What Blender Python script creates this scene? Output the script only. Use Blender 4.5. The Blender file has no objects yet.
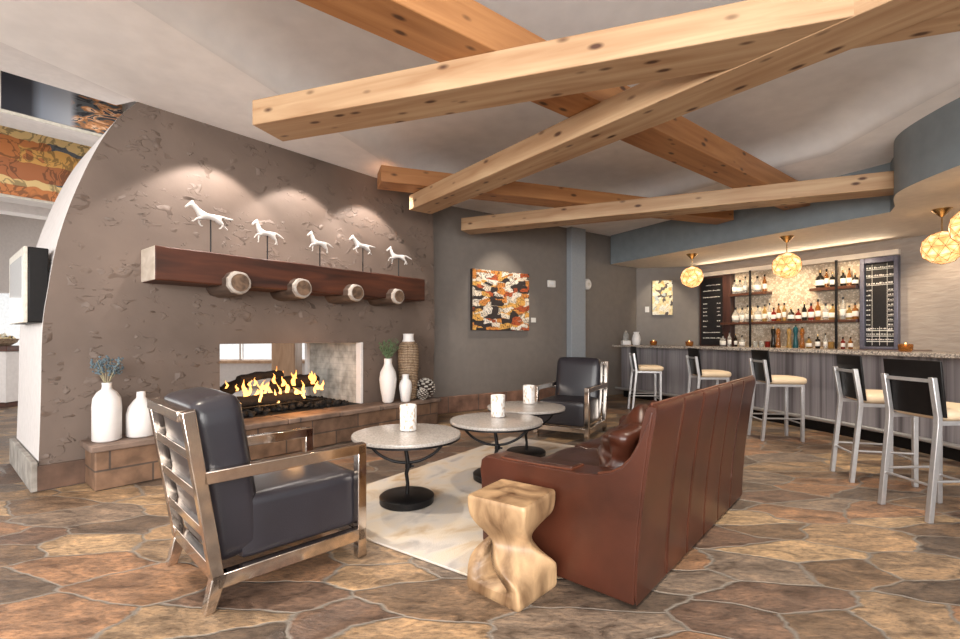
import bpy, bmesh, math, random
from mathutils import Vector, Matrix, noise
random.seed(7)
PI = math.pi
D = bpy.data
C = bpy.context.scene.collection
sc = bpy.context.scene

# ------------------------------------------------------------------ materials
def nodes_of(name):
    m = D.materials.new(name); m.use_nodes = True
    nt = m.node_tree
    b = nt.nodes['Principled BSDF']
    return m, nt, b
def N(nt, t, **kw):
    n = nt.nodes.new(t)
    for k, v in kw.items():
        if k.startswith('i_'):
            n.inputs[k[2:].replace('_', ' ')].default_value = v
        else:
            setattr(n, k, v)
    return n
def L(nt, a, b): nt.links.new(a, b)
def ramp(nt, stops, interp='LINEAR'):
    r = N(nt, 'ShaderNodeValToRGB'); cr = r.color_ramp; cr.interpolation = interp
    while len(cr.elements) < len(stops): cr.elements.new(0.5)
    for e, (p, c) in zip(cr.elements, stops):
        e.position = p; e.color = (*c, 1)
    return r
def coords(nt, scale=(1, 1, 1), rot=(0, 0, 0), out='Object'):
    tc = N(nt, 'ShaderNodeTexCoord'); mp = N(nt, 'ShaderNodeMapping')
    mp.inputs['Scale'].default_value = scale; mp.inputs['Rotation'].default_value = rot
    L(nt, tc.outputs[out], mp.inputs['Vector'])
    return mp.outputs['Vector']
def bump(nt, b, h, strength=0.3, dist=0.02):
    n = N(nt, 'ShaderNodeBump'); n.inputs['Strength'].default_value = strength; n.inputs['Distance'].default_value = dist
    L(nt, h, n.inputs['Height']); L(nt, n.outputs['Normal'], b.inputs['Normal'])
def simple(name, col, rough=0.5, metal=0.0, var=0.12, scale=6.0, spec=0.5, bmp=0.0):
    m, nt, b = nodes_of(name)
    v = coords(nt, (scale,)*3)
    n = N(nt, 'ShaderNodeTexNoise'); n.inputs['Detail'].default_value = 4; L(nt, v, n.inputs['Vector'])
    lo = tuple(c*(1-var) for c in col); hi = tuple(min(1, c*(1+var)) for c in col)
    r = ramp(nt, [(0.3, lo), (0.7, hi)]); L(nt, n.outputs['Fac'], r.inputs['Fac'])
    L(nt, r.outputs['Color'], b.inputs['Base Color'])
    b.inputs['Roughness'].default_value = rough; b.inputs['Metallic'].default_value = metal
    b.inputs['Specular IOR Level'].default_value = spec
    if bmp: bump(nt, b, n.outputs['Fac'], bmp, 0.01)
    return m
def glow(name, col, strength):
    m, nt, b = nodes_of(name)
    b.inputs['Base Color'].default_value = (*col, 1)
    b.inputs['Emission Color'].default_value = (*col, 1); b.inputs['Emission Strength'].default_value = strength
    return m
def wood(name, dark, light, stretch=(0.7, 9, 9), knots=True, rough=0.5, knotcol=(0.07, 0.025, 0.01)):
    m, nt, b = nodes_of(name)
    v = coords(nt, stretch)
    n1 = N(nt, 'ShaderNodeTexNoise'); n1.inputs['Scale'].default_value = 1.4; n1.inputs['Detail'].default_value = 6; n1.inputs['Distortion'].default_value = 0.6
    L(nt, v, n1.inputs['Vector'])
    r = ramp(nt, [(0.28, dark), (0.5, tuple((a+c)/2 for a, c in zip(dark, light))), (0.72, light)])
    L(nt, n1.outputs['Fac'], r.inputs['Fac'])
    col = r.outputs['Color']
    if knots:
        v2 = coords(nt, (3.8, 9.0, 9.0))
        vo = N(nt, 'ShaderNodeTexVoronoi'); vo.inputs['Scale'].default_value = 1.0; L(nt, v2, vo.inputs['Vector'])
        kr = ramp(nt, [(0.10, (1, 1, 1)), (0.23, (0, 0, 0))]); L(nt, vo.outputs['Distance'], kr.inputs['Fac'])
        mx = N(nt, 'ShaderNodeMix', data_type='RGBA'); L(nt, kr.outputs['Color'], mx.inputs[0]); L(nt, col, mx.inputs[6])
        mx.inputs[7].default_value = (*knotcol, 1); col = mx.outputs[2]
    L(nt, col, b.inputs['Base Color']); b.inputs['Roughness'].default_value = rough
    bump(nt, b, n1.outputs['Fac'], 0.15, 0.01)
    return m
def adobe(name, col):
    m, nt, b = nodes_of(name)
    v = coords(nt)
    n = N(nt, 'ShaderNodeTexNoise'); n.inputs['Scale'].default_value = 1.3; n.inputs['Detail'].default_value = 5; L(nt, v, n.inputs['Vector'])
    r = ramp(nt, [(0.3, tuple(c*0.78 for c in col)), (0.7, tuple(c*1.22 for c in col))]); L(nt, n.outputs['Fac'], r.inputs['Fac'])
    L(nt, r.outputs['Color'], b.inputs['Base Color']); b.inputs['Roughness'].default_value = 0.62
    # trowelled flakes: islands where a masked noise rises above a threshold
    a = N(nt, 'ShaderNodeTexNoise'); a.inputs['Scale'].default_value = 11; a.inputs['Detail'].default_value = 5; a.inputs['Distortion'].default_value = 0.9; L(nt, coords(nt, (0.75, 1, 1.25)), a.inputs['Vector'])
    ra = ramp(nt, [(0.545, (0, 0, 0)), (0.575, (1, 1, 1))]); L(nt, a.outputs['Fac'], ra.inputs['Fac'])
    c2 = N(nt, 'ShaderNodeTexNoise'); c2.inputs['Scale'].default_value = 3.4; c2.inputs['Detail'].default_value = 2; L(nt, v, c2.inputs['Vector'])
    rc = ramp(nt, [(0.50, (0, 0, 0)), (0.60, (1, 1, 1))]); L(nt, c2.outputs['Fac'], rc.inputs['Fac'])
    mu = N(nt, 'ShaderNodeMath', operation='MULTIPLY'); L(nt, ra.outputs['Color'], mu.inputs[0]); L(nt, rc.outputs['Color'], mu.inputs[1])
    ad = N(nt, 'ShaderNodeMath', operation='MULTIPLY_ADD'); L(nt, n.outputs['Fac'], ad.inputs[0]); ad.inputs[1].default_value = 1.0; L(nt, mu.outputs[0], ad.inputs[2])
    bump(nt, b, ad.outputs[0], 0.6, 0.035)
    return m
def flagstone(name):
    m, nt, b = nodes_of(name)
    v = coords(nt, (1.75, 3.5, 1), (0, 0, 0.45))
    dn = N(nt, 'ShaderNodeTexNoise'); dn.inputs['Scale'].default_value = 1.5; dn.inputs['Detail'].default_value = 6; L(nt, v, dn.inputs['Vector'])
    sub = N(nt, 'ShaderNodeVectorMath', operation='SUBTRACT'); L(nt, dn.outputs['Color'], sub.inputs[0]); sub.inputs[1].default_value = (0.5, 0.5, 0.5)
    sca = N(nt, 'ShaderNodeVectorMath', operation='SCALE'); L(nt, sub.outputs[0], sca.inputs[0]); sca.inputs['Scale'].default_value = 0.45
    add = N(nt, 'ShaderNodeVectorMath', operation='ADD'); L(nt, v, add.inputs[0]); L(nt, sca.outputs[0], add.inputs[1])
    vo = N(nt, 'ShaderNodeTexVoronoi', voronoi_dimensions='2D'); vo.inputs['Scale'].default_value = 1.0; L(nt, add.outputs[0], vo.inputs['Vector'])
    ve = N(nt, 'ShaderNodeTexVoronoi', voronoi_dimensions='2D', feature='DISTANCE_TO_EDGE'); ve.inputs['Scale'].default_value = 1.0; L(nt, add.outputs[0], ve.inputs['Vector'])
    sep = N(nt, 'ShaderNodeSeparateColor'); L(nt, vo.outputs['Color'], sep.inputs['Color'])
    pal = ramp(nt, [(0.0, (0.15, 0.098, 0.062)), (0.15, (0.27, 0.18, 0.106)), (0.28, (0.10, 0.072, 0.053)), (0.40, (0.22, 0.125, 0.072)),
                    (0.52, (0.175, 0.132, 0.10)), (0.66, (0.33, 0.228, 0.135)), (0.80, (0.125, 0.078, 0.055)), (0.9, (0.23, 0.158, 0.098))], 'CONSTANT')
    L(nt, sep.outputs[0], pal.inputs['Fac'])
    v2 = coords(nt, (3.5, 8, 3), (0, 0, 0.45))
    n2 = N(nt, 'ShaderNodeTexNoise'); n2.inputs['Scale'].default_value = 1.2; n2.inputs['Detail'].default_value = 8; n2.inputs['Roughness'].default_value = 0.68; n2.inputs['Distortion'].default_value = 0.8
    L(nt, v2, n2.inputs['Vector'])
    shade = ramp(nt, [(0.3, (0.30, 0.27, 0.26)), (0.5, (1, 1, 1)), (0.68, (1.75, 1.65, 1.5))]); L(nt, n2.outputs['Fac'], shade.inputs['Fac'])
    mul = N(nt, 'ShaderNodeMix', data_type='RGBA', blend_type='MULTIPLY'); mul.inputs[0].default_value = 1
    L(nt, pal.outputs['Color'], mul.inputs[6]); L(nt, shade.outputs['Color'], mul.inputs[7])
    n3 = N(nt, 'ShaderNodeTexNoise'); n3.inputs['Scale'].default_value = 7; n3.inputs['Detail'].default_value = 9; n3.inputs['Roughness'].default_value = 0.75; L(nt, v2, n3.inputs['Vector'])
    sh3 = ramp(nt, [(0.34, (0.42, 0.38, 0.36)), (0.5, (1, 1, 1)), (0.66, (1.45, 1.38, 1.3))]); L(nt, n3.outputs['Fac'], sh3.inputs['Fac'])
    mul3 = N(nt, 'ShaderNodeMix', data_type='RGBA', blend_type='MULTIPLY'); mul3.inputs[0].default_value = 1
    L(nt, mul.outputs[2], mul3.inputs[6]); L(nt, sh3.outputs['Color'], mul3.inputs[7]); mul = mul3
    er = ramp(nt, [(0.008, (1, 1, 1)), (0.034, (0, 0, 0))]); L(nt, ve.outputs['Distance'], er.inputs['Fac'])
    mx = N(nt, 'ShaderNodeMix', data_type='RGBA'); L(nt, er.outputs['Color'], mx.inputs[0]); L(nt, mul.outputs[2], mx.inputs[6])
    mx.inputs[7].default_value = (0.19, 0.165, 0.14, 1)
    L(nt, mx.outputs[2], b.inputs['Base Color'])
    rr = ramp(nt, [(0.3, (0.36,)*3), (0.7, (0.6,)*3)]); L(nt, n2.outputs['Fac'], rr.inputs['Fac']); L(nt, rr.outputs['Color'], b.inputs['Roughness'])
    h = N(nt, 'ShaderNodeMath', operation='MULTIPLY_ADD'); L(nt, er.outputs['Color'], h.inputs[0]); h.inputs[1].default_value = -0.6; L(nt, n2.outputs['Fac'], h.inputs[2])
    bump(nt, b, h.outputs[0], 0.5, 0.02)
    return m
def masonry(name, c1, c2, mortar, scale=1.0, bw=0.42, rh=0.12, rough=0.7, ms=0.008):
    m, nt, b = nodes_of(name)
    tc = N(nt, 'ShaderNodeTexCoord'); sp = N(nt, 'ShaderNodeSeparateXYZ'); L(nt, tc.outputs['Object'], sp.inputs[0])
    ad = N(nt, 'ShaderNodeMath', operation='ADD'); L(nt, sp.outputs[0], ad.inputs[0]); L(nt, sp.outputs[1], ad.inputs[1])
    cb = N(nt, 'ShaderNodeCombineXYZ'); L(nt, ad.outputs[0], cb.inputs[0]); L(nt, sp.outputs[2], cb.inputs[1])
    br = N(nt, 'ShaderNodeTexBrick'); L(nt, cb.outputs[0], br.inputs['Vector'])
    br.inputs['Scale'].default_value = scale; br.inputs['Brick Width'].default_value = bw; br.inputs['Row Height'].default_value = rh
    br.inputs['Mortar Size'].default_value = ms
    br.inputs['Color1'].default_value = (*c1, 1); br.inputs['Color2'].default_value = (*c2, 1); br.inputs['Mortar'].default_value = (*mortar, 1)
    n = N(nt, 'ShaderNodeTexNoise'); n.inputs['Scale'].default_value = 7; n.inputs['Detail'].default_value = 6; L(nt, tc.outputs['Object'], n.inputs['Vector'])
    sh = ramp(nt, [(0.3, (0.6, 0.58, 0.56)), (0.7, (1.35, 1.32, 1.3))]); L(nt, n.outputs['Fac'], sh.inputs['Fac'])
    mul = N(nt, 'ShaderNodeMix', data_type='RGBA', blend_type='MULTIPLY'); mul.inputs[0].default_value = 1
    L(nt, br.outputs['Color'], mul.inputs[6]); L(nt, sh.outputs['Color'], mul.inputs[7])
    L(nt, mul.outputs[2], b.inputs['Base Color']); b.inputs['Roughness'].default_value = rough
    h = N(nt, 'ShaderNodeMath', operation='MULTIPLY_ADD'); L(nt, br.outputs['Fac'], h.inputs[0]); h.inputs[1].default_value = -0.7; L(nt, n.outputs['Fac'], h.inputs[2])
    bump(nt, b, h.outputs[0], 0.5, 0.015)
    return m
def mosaic(name, stops, scale, rough=0.5, rnd=1.0, edge=None, sc3=(1, 1, 1), metric='EUCLIDEAN', em=0):
    m, nt, b = nodes_of(name)
    v = coords(nt, sc3)
    vo = N(nt, 'ShaderNodeTexVoronoi', distance=metric); vo.inputs['Scale'].default_value = scale; vo.inputs['Randomness'].default_value = rnd
    L(nt, v, vo.inputs['Vector'])
    sep = N(nt, 'ShaderNodeSeparateColor'); L(nt, vo.outputs['Color'], sep.inputs['Color'])
    r = ramp(nt, stops, 'CONSTANT'); L(nt, sep.outputs[0], r.inputs['Fac'])
    col = r.outputs['Color']
    if edge:
        ve = N(nt, 'ShaderNodeTexVoronoi', feature='DISTANCE_TO_EDGE'); ve.inputs['Scale'].default_value = scale; ve.inputs['Randomness'].default_value = rnd
        L(nt, v, ve.inputs['Vector'])
        er = ramp(nt, [(0.03, (1, 1, 1)), (0.07, (0, 0, 0))]); L(nt, ve.outputs['Distance'], er.inputs['Fac'])
        mx = N(nt, 'ShaderNodeMix', data_type='RGBA'); L(nt, er.outputs['Color'], mx.inputs[0]); L(nt, col, mx.inputs[6]); mx.inputs[7].default_value = (*edge, 1)
        col = mx.outputs[2]
    L(nt, col, b.inputs['Base Color']); b.inputs['Roughness'].default_value = rough
    if em:
        L(nt, col, b.inputs['Emission Color']); b.inputs['Emission Strength'].default_value = em
    return m
def leather(name, col, rough, var=0.35, sc_=3.0, bmp=0.08):
    m, nt, b = nodes_of(name)
    v = coords(nt)
    n = N(nt, 'ShaderNodeTexNoise'); n.inputs['Scale'].default_value = sc_; n.inputs['Detail'].default_value = 5; L(nt, v, n.inputs['Vector'])
    r = ramp(nt, [(0.3, tuple(c*(1-var) for c in col)), (0.7, tuple(c*(1+var) for c in col))]); L(nt, n.outputs['Fac'], r.inputs['Fac'])
    L(nt, r.outputs['Color'], b.inputs['Base Color']); b.inputs['Roughness'].default_value = rough
    g = N(nt, 'ShaderNodeTexVoronoi'); g.inputs['Scale'].default_value = 160; L(nt, v, g.inputs['Vector'])
    bump(nt, b, g.outputs['Distance'], bmp, 0.004)
    return m
def art(name, seed, stops, blocks=(3, 9), ink=(0.02, 0.018, 0.015), inkamt=0.5, fine=12):
    """abstract painted canvas: broken bands of colour with scribbled dark and pale marks"""
    m, nt, b = nodes_of(name)
    tc = N(nt, 'ShaderNodeTexCoord'); mp = N(nt, 'ShaderNodeMapping'); mp.inputs['Location'].default_value = (seed*3.1, 0, seed*1.7)
    L(nt, tc.outputs['Object'], mp.inputs['Vector'])
    dn = N(nt, 'ShaderNodeTexNoise'); dn.inputs['Scale'].default_value = 5; L(nt, mp.outputs[0], dn.inputs['Vector'])
    sub = N(nt, 'ShaderNodeVectorMath', operation='SCALE'); L(nt, dn.outputs['Color'], sub.inputs[0]); sub.inputs['Scale'].default_value = 0.13
    add = N(nt, 'ShaderNodeVectorMath', operation='ADD'); L(nt, mp.outputs[0], add.inputs[0]); L(nt, sub.outputs[0], add.inputs[1])
    m2 = N(nt, 'ShaderNodeMapping'); m2.inputs['Scale'].default_value = (blocks[0], 1, blocks[1]); L(nt, add.outputs[0], m2.inputs['Vector'])
    vo = N(nt, 'ShaderNodeTexVoronoi', distance='CHEBYCHEV'); vo.inputs['Scale'].default_value = 1; L(nt, m2.outputs[0], vo.inputs['Vector'])
    sep = N(nt, 'ShaderNodeSeparateColor'); L(nt, vo.outputs['Color'], sep.inputs['Color'])
    r = ramp(nt, stops, 'CONSTANT'); L(nt, sep.outputs[0], r.inputs['Fac'])
    ns = N(nt, 'ShaderNodeTexNoise'); ns.inputs['Scale'].default_value = fine; ns.inputs['Detail'].default_value = 3; ns.inputs['Distortion'].default_value = 1.5; L(nt, add.outputs[0], ns.inputs['Vector'])
    rk = ramp(nt, [(0.0, (0, 0, 0)), (0.47, (0, 0, 0)), (0.49, (1, 1, 1)), (0.53, (1, 1, 1)), (0.55, (0, 0, 0))]); L(nt, ns.outputs['Fac'], rk.inputs['Fac'])
    mx = N(nt, 'ShaderNodeMix', data_type='RGBA')
    mm = N(nt, 'ShaderNodeMath', operation='MULTIPLY'); L(nt, rk.outputs['Color'], mm.inputs[0]); mm.inputs[1].default_value = inkamt; L(nt, mm.outputs[0], mx.inputs[0])
    L(nt, r.outputs['Color'], mx.inputs[6]); mx.inputs[7].default_value = (*ink, 1)
    L(nt, mx.outputs[2], b.inputs['Base Color']); b.inputs['Roughness'].default_value = 0.5
    return m

M = {}
M['adobe'] = adobe('taupe trowelled plaster', (0.148, 0.108, 0.086))
M['white_plaster'] = simple('white plaster', (0.74, 0.70, 0.68), 0.7, var=0.05, scale=3)
M['taupe_wall'] = simple('smooth taupe paint', (0.185, 0.163, 0.146), 0.55, var=0.06, scale=1.5)
M['ceiling'] = simple('warm white ceiling', (0.86, 0.825, 0.80), 0.75, var=0.05, scale=1.0)
M['tray'] = simple('pale grey ceiling tray', (0.74, 0.72, 0.705), 0.75, var=0.05, scale=1.0)  # tray's dimmer light painted in: greyer than the flat ceiling margin
M['soffit'] = simple('blue grey paint', (0.20, 0.235, 0.255), 0.55, var=0.08, scale=1.2)
M['cream'] = simple('cream plaster', (0.84, 0.75, 0.64), 0.7, var=0.05, scale=2)
M['pilaster'] = simple('pale blue grey paint', (0.30, 0.33, 0.36), 0.5, var=0.05)
M['floor'] = flagstone('flagstone paving')
M['beam'] = wood('honey pine', (0.34, 0.185, 0.09), (0.53, 0.365, 0.215))
M['beam_dark'] = wood('amber pine', (0.30, 0.12, 0.04), (0.46, 0.22, 0.085))
M['mantel'] = wood('dark stained timber', (0.02, 0.006, 0.003), (0.11, 0.030, 0.012), (1.0, 6, 8), knots=False, rough=0.55)
M['mantel_end'] = wood('pale end grain', (0.45, 0.37, 0.29), (0.72, 0.64, 0.55), (8, 3, 8), knots=False)
M['log_ring'] = wood('pale log rim', (0.24, 0.20, 0.17), (0.55, 0.49, 0.43), (6, 6, 6), knots=False)
M['log_core'] = wood('log heartwood', (0.05, 0.03, 0.02), (0.26, 0.16, 0.10), (9, 3, 9), knots=False)
M['log_bark'] = wood('weathered log', (0.03, 0.018, 0.012), (0.12, 0.08, 0.06), (3, 3, 12), knots=False)  # bark darkened to paint in the shadow on the log shafts
M['stump'] = wood('acacia wood', (0.09, 0.040, 0.016), (0.62, 0.405, 0.22), (5.5, 5.5, 2.0), knots=False, rough=0.4)
M['hearth_cap'] = masonry('hearth flag slab', (0.20, 0.135, 0.10), (0.12, 0.10, 0.092), (0.07, 0.06, 0.055), 1, 1.1, 3.0)
M['hearth_base'] = masonry('hearth ledgestone', (0.21, 0.12, 0.07), (0.10, 0.062, 0.044), (0.075, 0.052, 0.040), 1, 0.62, 0.165)
M['base_stone'] = masonry('stone base course', (0.23, 0.125, 0.085), (0.16, 0.10, 0.075), (0.10, 0.08, 0.07), 1, 0.62, 0.6)
M['base_dark'] = masonry('dark stone base course', (0.12, 0.066, 0.042), (0.085, 0.052, 0.038), (0.06, 0.045, 0.04), 1, 0.62, 0.6)
M['base_grey'] = masonry('pale stone base course', (0.36, 0.34, 0.31), (0.27, 0.25, 0.22), (0.2, 0.18, 0.16), 1, 0.5, 0.6)
M['firebrick'] = masonry('pale firebrick', (0.46, 0.44, 0.40), (0.40, 0.385, 0.35), (0.37, 0.355, 0.33), 1, 0.23, 0.09, ms=0.005)
M['soot'] = simple('sooty black', (0.012, 0.010, 0.009), 0.8, var=0.4, scale=14, bmp=0.5)
M['charred'] = simple('charred bark', (0.014, 0.009, 0.007), 0.85, var=0.6, scale=18, bmp=0.9)
M['sofa'] = leather('chestnut leather', (0.062, 0.0175, 0.009), 0.29)
M['sofa_dark'] = leather('dark chestnut leather', (0.040, 0.014, 0.009), 0.30, sc_=5)
M['piping'] = leather('chestnut leather cord', (0.11, 0.034, 0.017), 0.28)
M['chair_leather'] = leather('slate leather', (0.026, 0.024, 0.030), 0.28, var=0.15)
M['nickel'] = simple('polished nickel', (0.70, 0.62, 0.55), 0.13, 1.0, var=0.1, scale=5)
M['steel'] = simple('satin steel', (0.55, 0.54, 0.54), 0.36, 0.7, var=0.06)
M['black_panel'] = simple('black lacquer', (0.006, 0.005, 0.005), 0.45, var=0.2, spec=0.25)
M['seat_cream'] = leather('cream upholstery', (0.70, 0.54, 0.36), 0.45, var=0.06)
M['iron'] = simple('black iron', (0.018, 0.017, 0.018), 0.42, 0.6, var=0.25, scale=20)
M['table_stone'] = simple('honed stone top', (0.38, 0.345, 0.315), 0.20, var=0.25, scale=16)
M['figure'] = simple('whitewashed cast metal', (0.56, 0.53, 0.50), 0.5, var=0.15, scale=40)
M['ceramic'] = simple('white ceramic', (0.84, 0.81, 0.79), 0.38, var=0.02)
M['rug'] = None
M['granite'] = mosaic('speckled granite', [(0, (0.26, 0.22, 0.19)), (0.3, (0.44, 0.38, 0.32)), (0.6, (0.16, 0.14, 0.13)), (0.75, (0.52, 0.45, 0.38))], 70, 0.22)
M['shelf_wood'] = wood('walnut shelf', (0.045, 0.017, 0.010), (0.13, 0.05, 0.028), (1.2, 8, 8), knots=False, rough=0.35)
M['pebble'] = mosaic('pebble mosaic', [(0, (0.62, 0.50, 0.36)), (0.25, (0.74, 0.62, 0.48)), (0.5, (0.52, 0.41, 0.29)), (0.75, (0.80, 0.70, 0.56))], 26, 0.4, edge=(0.42, 0.33, 0.24))
M['board_black'] = simple('blackboard slate', (0.014, 0.013, 0.014), 0.3, var=0.3, scale=8)
M['board_frame_brown'] = wood('dark brown frame', (0.03, 0.012, 0.010), (0.085, 0.035, 0.026), (6, 6, 1), knots=False, rough=0.4)
M['board_frame_grey'] = simple('blue grey metal frame', (0.17, 0.17, 0.225), 0.35, 0.5, var=0.12)
M['chalk'] = simple('white chalk', (0.72, 0.70, 0.66), 0.9, var=0.15, scale=60)
M['plastic_white'] = simple('white plastic', (0.75, 0.73, 0.70), 0.4, var=0.02)
M['brass'] = simple('brushed brass', (0.62, 0.42, 0.20), 0.25, 1.0, var=0.1)
M['canvas_edge'] = simple('black canvas edge', (0.035, 0.026, 0.022), 0.6)
M['paper'] = simple('paper card', (0.78, 0.76, 0.72), 0.8, var=0.02)
M['glass_clear'] = None

def mk_special():
    # rug
    m, nt, b = nodes_of('mottled wool')
    v = coords(nt, (1.0, 1.6, 1))
    n = N(nt, 'ShaderNodeTexNoise'); n.inputs['Scale'].default_value = 2.6; n.inputs['Detail'].default_value = 8; n.inputs['Distortion'].default_value = 0.5; L(nt, v, n.inputs['Vector'])
    r = ramp(nt, [(0.30, (0.36, 0.335, 0.325)), (0.44, (0.52, 0.475, 0.43)), (0.56, (0.56, 0.48, 0.385)), (0.7, (0.43, 0.30, 0.18))]); L(nt, n.outputs['Fac'], r.inputs['Fac'])
    L(nt, r.outputs['Color'], b.inputs['Base Color']); b.inputs['Roughness'].default_value = 0.95
    n2 = N(nt, 'ShaderNodeTexNoise'); n2.inputs['Scale'].default_value = 220; L(nt, coords(nt), n2.inputs['Vector']); bump(nt, b, n2.outputs['Fac'], 0.4, 0.01)
    M['rug'] = m
    # bar front: upright streaked metal sheets
    m, nt, b = nodes_of('streaked zinc sheet')
    v = coords(nt, (7, 7, 0.15))
    n = N(nt, 'ShaderNodeTexNoise'); n.inputs['Scale'].default_value = 1.1; n.inputs['Detail'].default_value = 5; n.inputs['Roughness'].default_value = 0.65; L(nt, v, n.inputs['Vector'])
    r = ramp(nt, [(0.3, (0.10, 0.09, 0.095)), (0.45, (0.26, 0.24, 0.255)), (0.6, (0.42, 0.395, 0.41)), (0.75, (0.20, 0.175, 0.185))]); L(nt, n.outputs['Fac'], r.inputs['Fac'])
    L(nt, r.outputs['Color'], b.inputs['Base Color']); b.inputs['Roughness'].default_value = 0.42; b.inputs['Metallic'].default_value = 0.35
    M['zinc'] = m
    # board formed plaster beside the bar boards
    m, nt, b = nodes_of('textured tan wallcovering')
    v = coords(nt, (2.5, 2.5, 9))
    n = N(nt, 'ShaderNodeTexNoise'); n.inputs['Scale'].default_value = 1.7; n.inputs['Detail'].default_value = 6; n.inputs['Distortion'].default_value = 0.5; L(nt, v, n.inputs['Vector'])
    r = ramp(nt, [(0.25, (0.31, 0.255, 0.215)), (0.75, (0.40, 0.345, 0.30))]); L(nt, n.outputs['Fac'], r.inputs['Fac'])
    L(nt, r.outputs['Color'], b.inputs['Base Color']); b.inputs['Roughness'].default_value = 0.6; bump(nt, b, n.outputs['Fac'], 0.5, 0.02)
    M['tan_wall'] = m
    for key, col, tr in (('glass_clear', (0.86, 0.87, 0.84), 0.75), ('glass_amber', (0.50, 0.20, 0.05), 0.6), ('glass_dark', (0.02, 0.016, 0.012), 0.1),
                         ('glass_teal', (0.02, 0.10, 0.12), 0.2), ('glass_red', (0.28, 0.03, 0.02), 0.4), ('glass_gold', (0.62, 0.40, 0.14), 0.6), ('pane', (1, 1, 1), 1.0)):
        m, nt, b = nodes_of('bottle ' + key)
        n = N(nt, 'ShaderNodeTexNoise'); n.inputs['Scale'].default_value = 12; L(nt, coords(nt), n.inputs['Vector'])
        r = ramp(nt, [(0.3, tuple(c*0.9 for c in col)), (0.7, col)]); L(nt, n.outputs['Fac'], r.inputs['Fac']); L(nt, r.outputs['Color'], b.inputs['Base Color'])
        b.inputs['Roughness'].default_value = 0.06 if key != 'pane' else 0.0; b.inputs['Transmission Weight'].default_value = tr; b.inputs['IOR'].default_value = 1.3 if key != 'pane' else 1.02
        M[key] = m
    # brass mesh globe: glowing cells inside thin brass lines
    m, nt, b = nodes_of('lit amber globe')
    vo = N(nt, 'ShaderNodeTexVoronoi', feature='DISTANCE_TO_EDGE'); vo.inputs['Scale'].default_value = 9; L(nt, coords(nt), vo.inputs['Vector'])
    r = ramp(nt, [(0.0, (0.62, 0.30, 0.09)), (0.12, (0.85, 0.50, 0.20)), (0.4, (1.0, 0.74, 0.42))]); L(nt, vo.outputs['Distance'], r.inputs['Fac'])
    L(nt, r.outputs['Color'], b.inputs['Base Color']); L(nt, r.outputs['Color'], b.inputs['Emission Color']); b.inputs['Emission Strength'].default_value = 1.6
    b.inputs['Roughness'].default_value = 0.3
    M['globe'] = m
    M['bulb'] = glow('lamp glow', (1.0, 0.86, 0.62), 14)
    M['candle_glow'] = glow('candle flame glow', (1.0, 0.55, 0.2), 5)
    # flame: yellow core at the foot to orange tips
    m, nt, b = nodes_of('flame')
    tc = N(nt, 'ShaderNodeTexCoord'); sp = N(nt, 'ShaderNodeSeparateXYZ'); L(nt, tc.outputs['Generated'], sp.inputs[0])
    r = ramp(nt, [(0.0, (1.0, 0.62, 0.22)), (0.45, (1.0, 0.48, 0.12)), (1.0, (0.9, 0.26, 0.04))]); L(nt, sp.outputs[2], r.inputs['Fac'])
    L(nt, r.outputs['Color'], b.inputs['Emission Color']); b.inputs['Emission Strength'].default_value = 2.6; b.inputs['Base Color'].default_value = (0.9, 0.4, 0.1, 1)
    M['flame'] = m
    # candle cup: white with brown mosaic flecks
    M['cup'] = mosaic('mother of pearl mosaic', [(0, (0.80, 0.77, 0.74)), (0.55, (0.70, 0.66, 0.62)), (0.75, (0.52, 0.40, 0.30)), (0.88, (0.88, 0.86, 0.84))], 1, 0.3, sc3=(90, 90, 40))
    # wicker
    m, nt, b = nodes_of('woven rattan')
    w = N(nt, 'ShaderNodeTexWave', wave_type='BANDS', bands_direction='Z'); w.inputs['Scale'].default_value = 14; w.inputs['Distortion'].default_value = 2.5; L(nt, coords(nt), w.inputs['Vector'])
    n = N(nt, 'ShaderNodeTexNoise'); n.inputs['Scale'].default_value = 14; L(nt, coords(nt, (3, 3, 1)), n.inputs['Vector'])
    ad = N(nt, 'ShaderNodeMath', operation='MULTIPLY'); L(nt, w.outputs['Fac'], ad.inputs[0]); L(nt, n.outputs['Fac'], ad.inputs[1])
    r = ramp(nt, [(0.1, (0.13, 0.075, 0.04)), (0.3, (0.36, 0.24, 0.14)), (0.5, (0.62, 0.47, 0.33))]); L(nt, ad.outputs[0], r.inputs['Fac'])
    L(nt, r.outputs['Color'], b.inputs['Base Color']); b.inputs['Roughness'].default_value = 0.7; bump(nt, b, ad.outputs[0], 0.8, 0.02)
    M['wicker'] = m
mk_special()
M['leaf'] = simple('dusty green leaf', (0.12, 0.19, 0.09), 0.6, var=0.4, scale=30)
M['blue_leaf'] = simple('blue grey dried flower', (0.11, 0.16, 0.19), 0.7, var=0.4, scale=40)
M['stalk'] = simple('dry stalk', (0.36, 0.32, 0.20), 0.7)
M['cone_dark'] = simple('dark cone scale', (0.05, 0.032, 0.024), 0.7, var=0.4, scale=30)
M['cone_tip'] = simple('pale cone tip', (0.55, 0.50, 0.44), 0.7, var=0.2, scale=30)
M['red_book'] = simple('red paper', (0.45, 0.03, 0.05), 0.5)
M['screen'] = simple('pale screen', (0.75, 0.78, 0.80), 0.12, var=0.03)
M['bezel'] = simple('cream bezel', (0.62, 0.58, 0.50), 0.4)
M['oak_post'] = wood('pale oak', (0.38, 0.22, 0.12), (0.6, 0.40, 0.26), (6, 6, 1), knots=False)
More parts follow.
